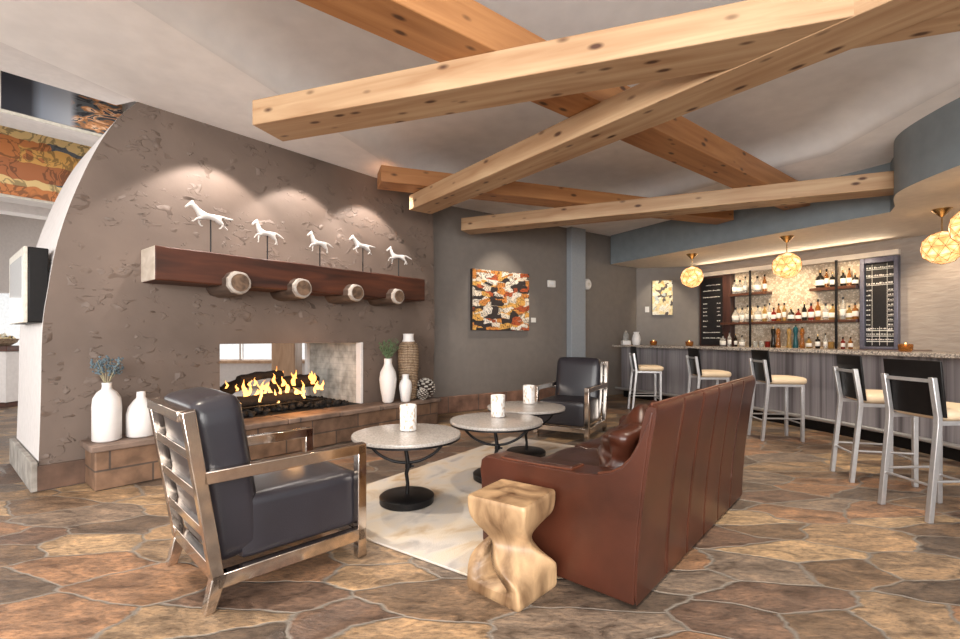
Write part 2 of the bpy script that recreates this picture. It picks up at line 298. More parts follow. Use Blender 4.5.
M['art_orange'] = art('painted canvas rust and black', 1, [(0, (0.70, 0.27, 0.06)), (0.2, (0.82, 0.72, 0.58)), (0.42, (0.78, 0.42, 0.10)), (0.56, (0.04, 0.03, 0.03)), (0.74, (0.85, 0.78, 0.68)), (0.86, (0.50, 0.10, 0.03))], (5, 14), inkamt=0.9)
M['art_gold'] = art('painted canvas gold and cream', 4, [(0, (0.85, 0.70, 0.38)), (0.3, (0.90, 0.82, 0.62)), (0.55, (0.72, 0.48, 0.15)), (0.7, (0.50, 0.56, 0.56)), (0.82, (0.10, 0.08, 0.07)), (0.9, (0.90, 0.86, 0.74))], (13, 13), inkamt=0.3)
def art_sky():
    m, nt, b = nodes_of('painted panel slate sky')
    tc = N(nt, 'ShaderNodeTexCoord'); sp = N(nt, 'ShaderNodeSeparateXYZ'); L(nt, tc.outputs['Object'], sp.inputs[0])
    r = ramp(nt, [(0.0, (0.02, 0.022, 0.03)), (0.16, (0.03, 0.032, 0.04)), (0.24, (0.22, 0.25, 0.30)), (0.45, (0.36, 0.38, 0.42)), (0.62, (0.28, 0.31, 0.34))]); L(nt, sp.outputs[0], r.inputs['Fac'])
    n = N(nt, 'ShaderNodeTexNoise'); n.inputs['Scale'].default_value = 2.2; n.inputs['Detail'].default_value = 3; n.inputs['Distortion'].default_value = 2.0
    L(nt, coords(nt, (1.6, 1, 4.5), (0, .5, 0)), n.inputs['Vector'])
    r2 = ramp(nt, [(0, (0.03, 0.03, 0.035)), (0.40, (0.10, 0.11, 0.12)), (0.47, (0.34, 0.16, 0.07)), (0.53, (0.62, 0.30, 0.14)), (0.6, (0.78, 0.52, 0.34)), (0.64, (0.06, 0.06, 0.07))], 'CONSTANT'); L(nt, n.outputs['Fac'], r2.inputs['Fac'])
    mr = ramp(nt, [(0.46, (0, 0, 0)), (0.52, (1, 1, 1))]); L(nt, sp.outputs[0], mr.inputs['Fac'])
    mx = N(nt, 'ShaderNodeMix', data_type='RGBA'); L(nt, mr.outputs['Color'], mx.inputs[0]); L(nt, r.outputs['Color'], mx.inputs[6]); L(nt, r2.outputs['Color'], mx.inputs[7])
    L(nt, mx.outputs[2], b.inputs['Base Color']); b.inputs['Roughness'].default_value = 0.4
    return m
M['art_sky'] = art_sky()
M['art_feather'] = art('painted panel rust feathers', 11, [(0, (0.60, 0.22, 0.07)), (0.3, (0.12, 0.13, 0.15)), (0.45, (0.80, 0.58, 0.26)), (0.62, (0.45, 0.16, 0.06)), (0.8, (0.72, 0.66, 0.6)), (0.9, (0.75, 0.42, 0.12))], (1.0, 4), inkamt=0.55, fine=3.5)

# ------------------------------------------------------------------ mesh builder
class MB:
    def __init__(s): s.bm = bmesh.new()
    def quadbox(s, p):                 # 8 points, bottom ring then top ring (ccw)
        v = [s.bm.verts.new(q) for q in p]
        for f in ((3, 2, 1, 0), (4, 5, 6, 7), (0, 1, 5, 4), (1, 2, 6, 5), (2, 3, 7, 6), (3, 0, 4, 7)):
            s.bm.faces.new([v[i] for i in f])
        return s
    def box(s, x0, x1, y0, y1, z0, z1):
        return s.quadbox([(x0, y0, z0), (x1, y0, z0), (x1, y1, z0), (x0, y1, z0), (x0, y0, z1), (x1, y0, z1), (x1, y1, z1), (x0, y1, z1)])
    def bar(s, a, b, w, h, up=(0, 0, 1)):
        a = Vector(a); b = Vector(b); d = (b-a).normalized(); side = d.cross(Vector(up))
        if side.length < 1e-4: side = d.cross(Vector((0, 1, 0)))
        side.normalize(); u = side.cross(d).normalized(); sx = side*w/2; uy = u*h/2
        return s.quadbox([a-sx-uy, a+sx-uy, a+sx+uy, a-sx+uy, b-sx-uy, b+sx-uy, b+sx+uy, b-sx+uy])
    def loft(s, rings, cap=True, closed=True):
        R = [[s.bm.verts.new(p) for p in r] for r in rings]
        n = len(R[0])
        for a, b in zip(R, R[1:]):
            for i in range(n if closed else n-1):
                j = (i+1) % n
                s.bm.faces.new((a[i], a[j], b[j], b[i]))
        if cap and closed:
            s.bm.faces.new(R[0][::-1]); s.bm.faces.new(R[-1])
        return s
    def lathe(s, prof, n=24, c=(0, 0, 0)):
        return s.loft([[(c[0]+r*math.cos(2*PI*i/n), c[1]+r*math.sin(2*PI*i/n), c[2]+z) for i in range(n)] for r, z in prof])
    def tube(s, pts, r, n=8):
        pts = [Vector(p) for p in pts]; rs = r if isinstance(r, (list, tuple)) else [r]*len(pts)
        rings = []; pu = None
        for i, p in enumerate(pts):
            d = (pts[min(i+1, len(pts)-1)]-pts[max(i-1, 0)]).normalized()
            u = pu if pu else (Vector((0, 0, 1)) if abs(d.z) < 0.9 else Vector((1, 0, 0)))
            u = (u-d*u.dot(d)).normalized(); pu = u; w = d.cross(u)
            rings.append([p+(u*math.cos(2*PI*k/n)+w*math.sin(2*PI*k/n))*rs[i] for k in range(n)])
        return s.loft(rings)
    def prism(s, poly, z0, z1):
        return s.loft([[(x, y, z0) for x, y in poly], [(x, y, z1) for x, y in poly]])
    def prism_x(s, poly, x0, x1):      # poly of (y,z) extruded along x
        return s.loft([[(x0, y, z) for y, z in poly], [(x1, y, z) for y, z in poly]])
    def build(s, name, mats, parent=None, bevel=0.0, seg=2, smooth=True, sharp=40, rot=None, loc=None):
        bm = s.bm
        bmesh.ops.recalc_face_normals(bm, faces=bm.faces)
        lim = math.radians(sharp)
        for e in bm.edges:
            e.smooth = not (len(e.link_faces) == 2 and e.calc_face_angle(0) > lim)
        for f in bm.faces: f.smooth = smooth
        me = D.meshes.new(name); bm.to_mesh(me); bm.free()
        for m in (mats if isinstance(mats, list) else [mats]): me.materials.append(m)
        o = D.objects.new(name, me); C.objects.link(o)
        if parent: o.parent = parent
        if loc: o.location = loc
        if rot is not None: o.rotation_euler = (0, 0, rot) if not isinstance(rot, tuple) else rot
        if bevel:
            b = o.modifiers.new('Bevel', 'BEVEL'); b.width = bevel; b.segments = seg; b.limit_method = 'ANGLE'; b.angle_limit = math.radians(35)
            b.harden_normals = False
        return o
def thing(name, label, cat, loc=(0, 0, 0), rz=0, group=None):
    o = D.objects.new(name, None); o.empty_display_size = 0.1; C.objects.link(o)
    o.location = loc; o.rotation_euler = (0, 0, rz); return tag(o, label, cat, group)
def tag(o, label, cat, group=None, kind=None):
    o['label'] = label; o['category'] = cat
    if group: o['group'] = group
    if kind: o['kind'] = kind
    return o
def struct(o): o['kind'] = 'structure'; return o
def dup(root, loc=None, rz=None, label=None, scale=None):
    def cp(o, par):
        c = o.copy(); C.objects.link(c)
        if par: c.parent = par
        for ch in o.children: cp(ch, c)
        return c
    r = cp(root, None)
    if loc is not None: r.location = loc
    if rz is not None: r.rotation_euler = (0, 0, rz)
    if label: r['label'] = label
    if scale: r.scale = (scale,)*3
    return r
def noisy(o, amt, scale, axis=None):
    for v in o.data.vertices:
        n = noise.noise_vector(v.co*scale)
        v.co += Vector(n)*amt
def cushion(x0, x1, y0, y1, z0, z1, puff=0.04, n=10, wrinkle=0.0, seed=0, corner=0.25):
    """soft rounded box: grid cube inflated"""
    mb = MB(); bm = mb.bm
    bmesh.ops.create_cube(bm, size=2)
    bmesh.ops.subdivide_edges(bm, edges=bm.edges[:], cuts=n, use_grid_fill=True)
    cx, cy, cz = (x0+x1)/2, (y0+y1)/2, (z0+z1)/2; hx, hy, hz = (x1-x0)/2, (y1-y0)/2, (z1-z0)/2
    hm = min(hx, hy, hz); rad = hm*corner*2
    for v in bm.verts:
        p = Vector((v.co.x*hx, v.co.y*hy, v.co.z*hz))
        q = Vector((max(-hx+rad, min(hx-rad, p.x)), max(-hy+rad, min(hy-rad, p.y)), max(-hz+rad, min(hz-rad, p.z))))
        d = p-q
        if d.length > 1e-6: p = q+d.normalized()*rad
        ex = (1-(v.co.x)**2); ey = (1-(v.co.y)**2); ez = (1-(v.co.z)**2)
        if abs(v.co.x) > .99: p.x += math.copysign(puff*ey*ez, v.co.x)
        if abs(v.co.y) > .99: p.y += math.copysign(puff*ex*ez, v.co.y)
        if abs(v.co.z) > .99: p.z += math.copysign(puff*ex*ey, v.co.z)
        if wrinkle:
            nz = noise.noise(Vector((p.x*5+seed, p.y*9, p.z*9)))+0.6*noise.noise(Vector((p.x*14+seed, p.y*6, p.z*16)))
            p += d.normalized()*wrinkle*nz if d.length > 1e-6 else Vector((0, 0, 0))
        v.co = p+Vector((cx, cy, cz))
    return mb

# ------------------------------------------------------------------ the room frames
def frame(p, d):
    ang = math.atan2(d[1], d[0]); l = math.hypot(*d); ux, uy = d[0]/l, d[1]/l
    def to(s, out=0.0, z=0.0):        # along the wall to the right, out into the room, up
        return (p[0]+ux*s+uy*out, p[1]+uy*s-ux*out, z)
    return p, ang, to
FP, FA, fire = frame((-3.678, 3.906), (.6437, .7653))
RP, RA, rear = frame((-.36, 8.06), (.815, .58))
AP, AA, alc = frame((3.67, 10.87), (1.29, -.27))
BP, BA, barw = frame((4.96, 10.6), (.525, -.851))
H = 3.5

# floor
struct(MB().box(-22, 14, -6, 24, -.1, 0).build('floor', M['floor']))

# ceiling: flat margin with a raised tray whose edge is a smooth cove
def ceiling():
    bm = bmesh.new()
    outer = [(-5.47, -1), (-3.245, 4.421), (-3.0, 5.3), (-.95, 7.75), (-.36, 8.16), (3.62, 11.0), (5.0, 10.72), (9.3, 3.75), (9.3, -1)]
    tray = [(-3.55, -.6), (-2.306, 3.096), (-1.218, 5.962), (-.45, 7.2), (1.9, 8.95), (4.25, 5.7), (4.2, 4.4), (4.25, -.6)]
    def inset(poly, d):
        n = len(poly); out = []
        for i in range(n):
            p0, p1, p2 = Vector(poly[i-1]), Vector(poly[i]), Vector(poly[(i+1) % n])
            e1 = (p1-p0).normalized(); e2 = (p2-p1).normalized()
            n1 = Vector((e1.y, -e1.x)); n2 = Vector((e2.y, -e2.x)); b = (n1+n2).normalized()
            out.append(tuple(p1+b*d/max(.4, b.dot(n1))))
        return out
    vo = [bm.verts.new((*p, H)) for p in outer]; vt = [bm.verts.new((*p, H)) for p in tray]
    es = [bm.edges.new((l[i], l[(i+1) % len(l)])) for l in (vo, vt) for i in range(len(l))]
    bmesh.ops.triangle_fill(bm, use_beauty=True, use_dissolve=False, edges=es)
    prev = vt
    for k in range(1, 9):
        t = k/8*PI/2
        ring = [bm.verts.new((*p, H+.26*math.sin(t))) for p in inset(tray, .05+.42*(1-math.cos(t)))]
        for i in range(len(ring)):
            j = (i+1) % len(ring); bm.faces.new((prev[i], prev[j], ring[j], ring[i]))
        prev = ring
    bm.faces.new(prev)
    for f in bm.faces: f.material_index = 1 if f.calc_center_median().z > H+.001 else 0
    mb = MB(); mb.bm.free(); mb.bm = bm
    o = mb.build('ceiling', [M['ceiling'], M['tray']], sharp=50)
    return struct(o)
ceiling()
# roof slab over it all keeps daylight out
struct(MB().box(-5.0, 12, -1.2, 14, 4.05, 4.2).build('trim_6', M['white_plaster']))

# fireplace wall: thick adobe block with a swept end and a see-through opening
def fire_wall():
    prof = [(.0, -.02), (.02, .75), (.03, 1.34), (.065, 1.68), (.112, 2.02), (.18, 2.33), (.275, 2.655), (.40, 3.0), (.54, 3.29), (.69, 3.5), (.83, 3.72)]
    fine = []
    for i in range(len(prof)-1):
        p0 = prof[max(0, i-1)]; p1 = prof[i]; p2 = prof[i+1]; p3 = prof[min(len(prof)-1, i+2)]
        for k in range(4):
            t = k/4
            fine.append(tuple(.5*((2*b)+(c-a)*t+(2*a-5*b+4*c-d)*t*t+(-a+3*b-3*c+d)*t**3) for a, b, c, d in zip(p0, p1, p2, p3)))
    fine.append(prof[-1])
    outer = fine+[(4.55, 3.72), (4.58, 2.6), (4.60, 1.4), (4.56, -.02)]
    hole = [(1.42, .37), (3.23, .37), (3.23, 1.205), (1.42, 1.205)]
    bm = bmesh.new()
    vo = [bm.verts.new((s, 0, z)) for s, z in outer]; vh = [bm.verts.new((s, 0, z)) for s, z in hole]
    es = [bm.edges.new((l[i], l[(i+1) % len(l)])) for l in (vo, vh) for i in range(len(l))]
    r = bmesh.ops.triangle_fill(bm, use_beauty=True, use_dissolve=False, edges=es)
    fs = [g for g in r['geom'] if isinstance(g, bmesh.types.BMFace)]
    ex = bmesh.ops.extrude_face_region(bm, geom=fs)
    bmesh.ops.translate(bm, vec=(0, 1.4, 0), verts=[g for g in ex['geom'] if isinstance(g, bmesh.types.BMVert)])
    # the extrude keeps the original faces as the front
    bmesh.ops.recalc_face_normals(bm, faces=bm.faces)
    for f in bm.faces:
        c = f.calc_center_median(); n = f.normal
        if abs(n.y) > .9: f.material_index = 0 if c.y < .7 else 1
        elif n.x < -.2 and c.x < .9: f.material_index = 1
        elif 1.3 < c.x < 3.3 and .3 < c.z < 1.25: f.material_index = 2 if n.x < -.5 or n.x > .5 else 3
        else: f.material_index = 0
    mb = MB(); mb.bm.free(); mb.bm = bm
    o = mb.build('wall_fireplace', [M['adobe'], M['white_plaster'], M['firebrick'], M['soot']], bevel=.03, seg=3, loc=(*FP, 0), rot=FA, sharp=30)
    return struct(o)
fire_wall()
# pale stucco jamb round the opening's right edge
struct(MB().box(3.20, 3.245, -.004, .10, .38, 1.21).build('trim_7', M['white_plaster'], bevel=.006, loc=(*FP, 0), rot=FA))
struct(MB().box(3.19, 3.235, 1.34, 1.42, .38, 1.21).build('trim_13', M['white_plaster'], bevel=.006, loc=(*FP, 0), rot=FA))
struct(MB().box(-.03, 4.5, -.035, .0, 0, .21).build('baseboard_fireplace', M['base_dark'], bevel=.006, loc=(*FP, 0), rot=FA))
struct(MB().box(-.045, -.002, -.036, 1.4, 0, .25).build('baseboard_end', M['base_grey'], bevel=.006, loc=(*FP, 0), rot=FA))

# rear wall, alcove wall, bar wall
struct(MB().box(-.9, 5.0, 0, .15, 0, 3.9).build('wall_rear', M['taupe_wall'], loc=(*RP, 0), rot=RA))
struct(MB().box(-.05, 1.4, 0, .15, 0, 3.9).build('wall_alcove', M['taupe_wall'], loc=(*AP, 0), rot=AA))
struct(MB().box(-.1, 9.5, 0, .15, 0, 3.9).build('wall_bar', M['tan_wall'], loc=(*BP, 0), rot=BA))
struct(MB().box(-.7, 2.6, -.06, 0, 0, .28).build('baseboard_rear', M['base_stone'], bevel=.01, loc=(*RP, 0), rot=RA))
struct(MB().box(2.60, 3.02, -.14, 0, 0, 3.6).build('trim_2', M['pilaster'], bevel=.01, loc=(*RP, 0), rot=RA))

# bar soffit with a curved blue-grey face and cream underside
def spline(pts, n=8):
    out = []
    for i in range(len(pts)-1):
        p0 = pts[max(0, i-1)]; p1 = pts[i]; p2 = pts[i+1]; p3 = pts[min(len(pts)-1, i+2)]
        for k in range(n):
            t = k/n
            out.append(tuple(.5*((2*b)+(c-a)*t+(2*a-5*b+4*c-d)*t*t+(-a+3*b-3*c+d)*t**3) for a, b, c, d in zip(p0, p1, p2, p3)))
    out.append(tuple(pts[-1])); return out
sof = [(2.86, 10.29), (5.22, 5.98)] + spline([(5.05, 5.72), (4.72, 5.36), (4.56, 5.08), (4.47, 4.67), (4.445, 4.2), (4.5, 3.2), (4.85, 1.8), (5.6, .4), (6.2, -1)], 5)
mb = MB(); mb.prism(sof+[(9.25, -1), (9.25, 3.66), (4.98, 10.6), (3.68, 10.87)], 2.87, 3.9)
bmesh.ops.recalc_face_normals(mb.bm, faces=mb.bm.faces)
for f_ in mb.bm.faces: f_.material_index = 1 if f_.normal.z < -.5 else 0
struct(mb.build('trim_1', [M['soffit'], M['cream']], sharp=30))
# cream valance above the back bar
struct(MB().box(.03, 3.52, -.10, 0, 2.61, 2.70).build('trim_4', M['cream'], bevel=.006, loc=(*BP, 0), rot=BA))
struct(MB().box(.82, 3.0, -.02, 0, .9, 2.61).build('trim_5', M['pebble'], loc=(*BP, 0), rot=BA))

# ------------------------------------------------------------------ ceiling beams
TW = .345
def beam(label, p, d, length, zb, h, mat_):
    ang = math.atan2(d[1], d[0])
    mb = MB()
    n = 24
    mb.loft([[(length*i/n, 0, 0), (length*i/n, TW, 0), (length*i/n, TW, h), (length*i/n, 0, h)] for i in range(n+1)])
    o = mb.build('ceiling_beam', mat_, bevel=.007, loc=(p[0], p[1], zb), rot=ang)
    return tag(o, label, 'beam', 'timber ceiling beams')
beam('long pale pine beam whose left end hangs over the fireplace at upper left', (-1.828, 3.768), (.948, -.319), 7.0, 2.98, .2, M['beam'])
beam('pine beam slanting from the mantel end up to the top right corner', (-.95, 6.29), (.610, -.792), 5.9, 2.977, .2, M['beam'])
beam('pine beam nearest the bar, running from the rear wall to the curved soffit', (-.304, 7.50), (.920, -.391), 5.75, 2.98, .2, M['beam'])
beam('darker amber beam from the top of the picture, resting across the pale beams', (-3.0+.618*.345, 1.118-.786*.345), (.786, .618), 9.62, 3.18, .26, M['beam_dark'])
beam('short amber beam behind the pale ones, in front of the rear wall ceiling', (-1.206, 5.726), (.9415, .337), 5.66, 3.18, .2, M['beam_dark'])

# ------------------------------------------------------------------ room beyond the partition
struct(MB().box(-22, -2.2, 12.2, 12.35, 0, .62).build('wall_beyond', M['white_plaster']))
struct(MB().box(-22, -2.2, 12.2, 12.35, 2.5, 5.2).build('wall_beyond.001', M['white_plaster']))
for k in range(7):
    x = -20.5+k*2.6
    w = MB()
    for a, b in ((x, x+.09), (x+1.25, x+1.31), (x+2.51, x+2.6)): w.box(a, b, 12.2, 12.3, .62, 2.5)
    w.box(x, x+2.6, 12.2, 12.3, .62, .70); w.box(x, x+2.6, 12.2, 12.3, 2.42, 2.5)
    o = struct(w.build('window_%d' % (k+1), M['white_plaster']))
    p = MB().box(x+.09, x+2.51, 12.245, 12.255, .70, 2.42).build('pane', M['pane'], parent=o)
struct(MB().box(-22, -2.2, 12.08, 12.2, .60, .68).build('trim_8', M['oak_post']))
struct(MB().box(-4.0, -3.55, 9.0, 9.4, 0, 4.4).build('trim_9', M['oak_post'], bevel=.02))
# coffered white ceiling there: bars parallel to the fireplace wall
def coffer(name, pts, z0, z1, m): return struct(MB().prism(pts, z0, z1).build(name, m))
coffer('trim_3', [(-5.75, -1), (-5.47, -1), (-3.245, 4.421), (-3.482, 4.5), (-3.989, 3.923), (-4.6, 2.45)], H, 3.93, M['white_plaster'])
ud = Vector((.6574, .7536)); nn = Vector((-.7536, .6574))
def bar_par(name, base, w, z0, z1, l0, l1):
    b = Vector(base)
    q = [b+ud*l0, b+ud*l1, b+ud*l1+nn*w, b+ud*l0+nn*w]
    return struct(MB().prism([tuple(v) for v in q], z0, z1).build(name, M['white_plaster']))
bar_par('trim_10', (-4.64, 4.62), .40, 3.47, 4.3, -3, 1.9)
bar_par('trim_11', (-6.55, 6.30), .35, 3.19, 4.4, -3, 3)
bar_par('trim_12', (-8.2, 8.2), .35, 3.47, 4.6, -3, 3)
struct(MB().box(-22, -3.3, -6, 12.3, 4.62, 4.75).build('ceiling_beyond', M['white_plaster']))
def canvas_panel(label, base, z0, z1, l0, l1, m):
    b = Vector(base)-nn*.012
    root = thing('mural_panel', label, 'painting', (b.x, b.y, z0), math.atan2(ud.y, ud.x), 'painted panels high in the next room')
    MB().box(l0, l1, -.03, -.002, 0, z1-z0).build('painted_face', m, root)
    MB().box(l0-.03, l1+.03, -.012, .008, -.03, z1-z0+.03).build('backing_board', M['bezel'], root)
    return root
canvas_panel('slate and orange mural panel, the nearer one high in the next room', (-4.64, 4.62), 3.50, 3.88, -.05, .9, M['art_sky'])
canvas_panel('rust feather mural panel, the farther one high in the next room', (-6.55, 6.30), 3.22, 4.28, -2.5, 2.2, M['art_feather'])

# screen on the white wall end
t = thing('wall_screen', 'black boxed screen with a pale bezel on the white wall end at far left', 'screen', fire(.045, 0, 0), FA)
MB().box(-.10, .03, .03, 1.0, 1.40, 2.03).build('housing', M['black_panel'], t, bevel=.01)
MB().box(-.125, -.10, .03, 1.0, 1.40, 2.03).build('bezel', M['bezel'], t, bevel=.006)
MB().box(-.128, -.1255, .11, .92, 1.47, 1.96).build('display', M['screen'], t)  # white reflection on the screen painted in as its pale colour

# console at far left
t = thing('console_cabinet', 'white cabinet with a dark red wood top at the far left edge', 'cabinet', (-9.3, 8.7, 0), .0)
MB().box(-.75, .78, -.25, .25, .10, 1.02).build('body', M['white_plaster'], t, bevel=.008)
MB().box(-.8, .83, -.29, .29, 1.02, 1.12).build('top', M['mantel'], t, bevel=.01)
MB().box(-.72, .74, -.22, .22, 0, .10).build('plinth', M['mantel'], t)
t = thing('flower_bowl', 'bowl of dried rust flowers on the white cabinet at far left', 'bowl', (-8.72, 8.62, 1.12))
MB().lathe([(.08, 0), (.17, .06), (.20, .13), (.18, .13), (.06, .02)], 20).build('bowl', M['wicker'], t)
mb = MB()
for i in range(40):
    a = random.uniform(0, 2*PI); r = random.uniform(0, .17); z = .12+random.uniform(0, .11)*(1-r/.2)
    bmesh.ops.create_icosphere(mb.bm, subdivisions=1, radius=random.uniform(.02, .035), matrix=Matrix.Translation((r*math.cos(a), r*math.sin(a), z)))
o = mb.build('dried_flowers', M['art_gold'], t); o['kind'] = 'stuff'

# ------------------------------------------------------------------ hearth
t = thing('hearth', 'long raised stone hearth bench along the foot of the fireplace wall', 'hearth', (*FP, 0), FA)
MB().box(.30, 4.28, -.40, -.036, 0, .33).build('stone_base', M['hearth_base'], t, bevel=.012)
mb = MB()
xs = [.26, 1.05, 1.95, 2.6, 3.25, 4.31]
for a, b in zip(xs, xs[1:]): mb.box(a+.003, b-.003, -.44-random.uniform(0, .015), -.037, .33, .385)
mb.build('capstone', M['hearth_cap'], t, bevel=.012)

# mantel beam with four log corbels
t = thing('mantel_shelf', 'thick dark stained timber mantel on the fireplace wall with four log ends', 'mantel', (*FP, 0), FA)
n = 30; rings = []
for i in range(n+1):
    s = .72+(4.02-.72)*i/n; w = .014*noise.noise(Vector((s*1.7, 0, 3))); w2 = .012*noise.noise(Vector((s*2.1, 5, 0)))
    rings.append([(s, -.40+w2, 1.795+w2), (s, .01, 1.795), (s, .01, 2.11), (s, -.40+w, 2.105+w)])
mb = MB(); mb.loft(rings)
for f_ in mb.bm.faces:
    f_.material_index = 1 if f_.calc_center_median().x < .721 else 0
mb.build('timber', [M['mantel'], M['mantel_end']], t, bevel=.012)
for s, r in ((1.40, .118), (2.07, .112), (2.77, .108), (3.42, .104)):
    rings = []
    for y, q in ((.02, 1.0), (-.30, 1.02), (-.44, 1.0), (-.50, .99), (-.535, .93), (-.545, .80)):
        rings.append([(s+r*q*math.cos(2*PI*k/20)*(1+.04*math.sin(3*k)), y, 1.815+r*q*math.sin(2*PI*k/20)*(1+.04*math.cos(2*k))) for k in range(20)])
    mb = MB(); mb.loft(rings)
    for f_ in mb.bm.faces:
        if f_.calc_center_median().y < -.48: f_.material_index = 1
    lo = mb.build('log_corbel', [M['log_bark'], M['log_ring']], t)
    mb = MB(); mb.loft([[(s+r*q*math.cos(2*PI*k/16), y, 1.815+r*q*math.sin(2*PI*k/16)) for k in range(16)] for y, q in ((-.53, .76), (-.549, .74))])
    mb.build('end_grain', M['log_core'], lo)

# horse sculptures
def horse(label, s, zb, z, k, pose, out=.2, yaw=0):
    x, y, _ = fire(s, out)
    root = thing('horse_sculpture', label, 'sculpture', (x, y, zb), FA+yaw, 'horse sculptures on the mantel')
    V = []; E = []; R = []
    def v(px, pz, r, par=None, py=0):
        V.append((px*k, py*k, z-zb+pz*k)); R.append(r*k)
        if par is not None: E.append((par, len(V)-1))
        return len(V)-1
    mid = v(.02, -.002, .037); rump = v(.10, .006, .046, mid); chest = v(-.07, .002, .045, mid)
    nb = v(-.11, .045, .033, chest)
    if pose == 0: n1 = v(-.15, .09, .026, nb); poll = v(-.180, .120, .023, n1); m1 = v(-.212, .094, .019, poll); v(-.246, .056, .014, m1)
    else: n1 = v(-.125, .10, .026, nb); poll = v(-.14, .148, .023, n1); m1 = v(-.174, .126, .019, poll); v(-.208, .086, .014, m1)
    ear = V[poll]; v(ear[0]/k+.012, .158 if pose == 0 else .188, .008, poll, .008)
    mane = v(V[n1][0]/k+.022, .095 if pose == 0 else .118, .010, n1)
    tl = v(.155, .022, .011, rump); tl = v(.20, .012 if pose == 0 else .0, .016, tl); v(.275, .012 if pose == 0 else -.04, .006, tl)
    for sd in (-1, 1):
        y_ = .020*sd
        sh = v(-.085, -.035, .021, chest, y_)
        if pose == 0:
            pts = ((-.135, -.05, .012), (-.165, -.082, .008), (-.19, -.088, .009)) if sd < 0 else ((-.10, -.075, .012), (-.075, -.115, .008), (-.052, -.112, .009))
        else:
            pts = ((-.14, -.035, .012), (-.17, -.075, .008), (-.185, -.10, .009)) if sd < 0 else ((-.10, -.08, .012), (-.098, -.13, .008), (-.112, -.145, .009))
        q = sh
        for a in pts: q = v(a[0], a[1], a[2], q, y_*1.2)
        th = v(.105, -.04, .026, rump, y_)
        if pose == 0:
            pts = ((.15, -.07, .012), (.125, -.115, .008), (.10, -.128, .009)) if sd < 0 else ((.16, -.065, .012), (.20, -.10, .008), (.218, -.118, .009))
        else:
            pts = ((.145, -.085, .012), (.138, -.135, .008), (.12, -.15, .009)) if sd < 0 else ((.165, -.075, .012), (.185, -.125, .008), (.175, -.145, .009))
        q = th
        for a in pts: q = v(a[0], a[1], a[2], q, y_*1.2)
    me = D.meshes.new('horse_figure'); me.from_pydata(V, E, []); me.materials.append(M['figure'])
    o = D.objects.new('horse_figure', me); C.objects.link(o); o.parent = root
    sk = o.modifiers.new('Skin', 'SKIN'); sk.use_smooth_shade = True
    if not me.skin_vertices: raise RuntimeError('no skin layer')
    for i, sv in enumerate(me.skin_vertices[0].data):
        sv.radius = (R[i], R[i]); sv.use_root = (i == 0)
    ss = o.modifiers.new('Sub', 'SUBSURF'); ss.levels = 1; ss.render_levels = 2
    h = z-zb
    mb = MB(); mb.tube([(.02*k, 0, .012), (.02*k, 0, h-.03*k)], .007, 8); mb.build('post', M['iron'], root)
    mb = MB(); mb.lathe([(.05, 0), (.05, .008), (.012, .014)], 16, (.02*k, 0, 0)); mb.build('foot_plate', M['iron'], root)
    return root
horse('largest white galloping horse on a post, at the left end of the mantel', 1.24, 2.116, 2.49, .86, 0)
horse('white rearing-neck horse on a post, second from the left on the mantel', 1.82, 2.116, 2.42, .74, 1)
horse('white horse on a post at the middle of the mantel', 2.46, 2.116, 2.41, .72, 1)
horse('white horse with a streaming tail, second from the right on the mantel', 3.08, 2.116, 2.47, .78, 0)
horse('smallest looking white horse on a post, at the right end of the mantel', 3.68, 2.116, 2.41, .74, 1, yaw=-.5)

# ------------------------------------------------------------------ fire
mb = MB()
for i in range(420):
    x = random.uniform(1.5, 3.12); y = random.uniform(.10, .95); r = random.uniform(.025, .055)
    z = .375+.07*(1-abs((x-2.3)/.9)**2)*random.uniform(.3, 1.2)
    m4 = Matrix.Translation((x, y, z)) @ Matrix.Rotation(random.uniform(0, 6), 4, Vector((random.random(), random.random(), 1)).normalized()) @ Matrix.Diagonal((1, random.uniform(.6, 1), random.uniform(.5, .9), 1))
    bmesh.ops.create_icosphere(mb.bm, subdivisions=1, radius=r, matrix=m4)
o = mb.build('lava_rock', M['soot'], loc=(*FP, 0), rot=FA, smooth=False)
tag(o, 'bed of black lava rock across the firebox floor', 'rocks', kind='stuff')
def fire_log(label, a, b, r):
    mid = [tuple(Vector(a).lerp(Vector(b), t_)+Vector((0, 0, .02*math.sin(t_*PI)))) for t_ in [i/10 for i in range(11)]]
    mb = MB(); mb.tube(mid, [r*(.9+.12*noise.noise(Vector((i*.9, r*60, 0)))) for i in range(11)], 14)
    for v_ in mb.bm.verts: v_.co += Vector(noise.noise_vector(v_.co*16))*.012
    return tag(mb.build('fire_log', M['charred'], loc=(*FP, 0), rot=FA), label, 'log', 'burning logs in the fireplace')
fire_log('long charred log along the front of the fire', (1.50, .28, .52), (2.55, .34, .50), .075)
fire_log('charred log with a dark round end at the left of the fire', (1.52, .52, .56), (1.95, .62, .72), .08)
fire_log('thick charred log at the right of the fire', (2.24, .46, .665), (2.86, .54, .685), .095)
fire_log('charred log lying across the top of the pile', (1.80, .46, .77), (2.40, .60, .79), .055)
mb = MB()
for i in range(44):
    x = random.uniform(1.62, 2.80); y = random.uniform(.20, .62); z = random.uniform(.47, .72); hgt = random.uniform(.07, .20)*(1.15-abs(x-2.1)*.5); w = random.uniform(.014, .036)
    lean = random.uniform(-.05, .05); rings = []
    for t_ in (0, .15, .35, .6, .82, 1):
        rr = max(.002, w*(math.sin(PI*min(1, t_*.75+.25))**.8)*(1-t_**3))
        rings.append([(x+lean*t_*t_+.012*math.sin(t_*7+i)+rr*math.cos(2*PI*k/8), y+rr*.6*math.sin(2*PI*k/8), z+hgt*t_) for k in range(8)])
    mb.loft(rings)
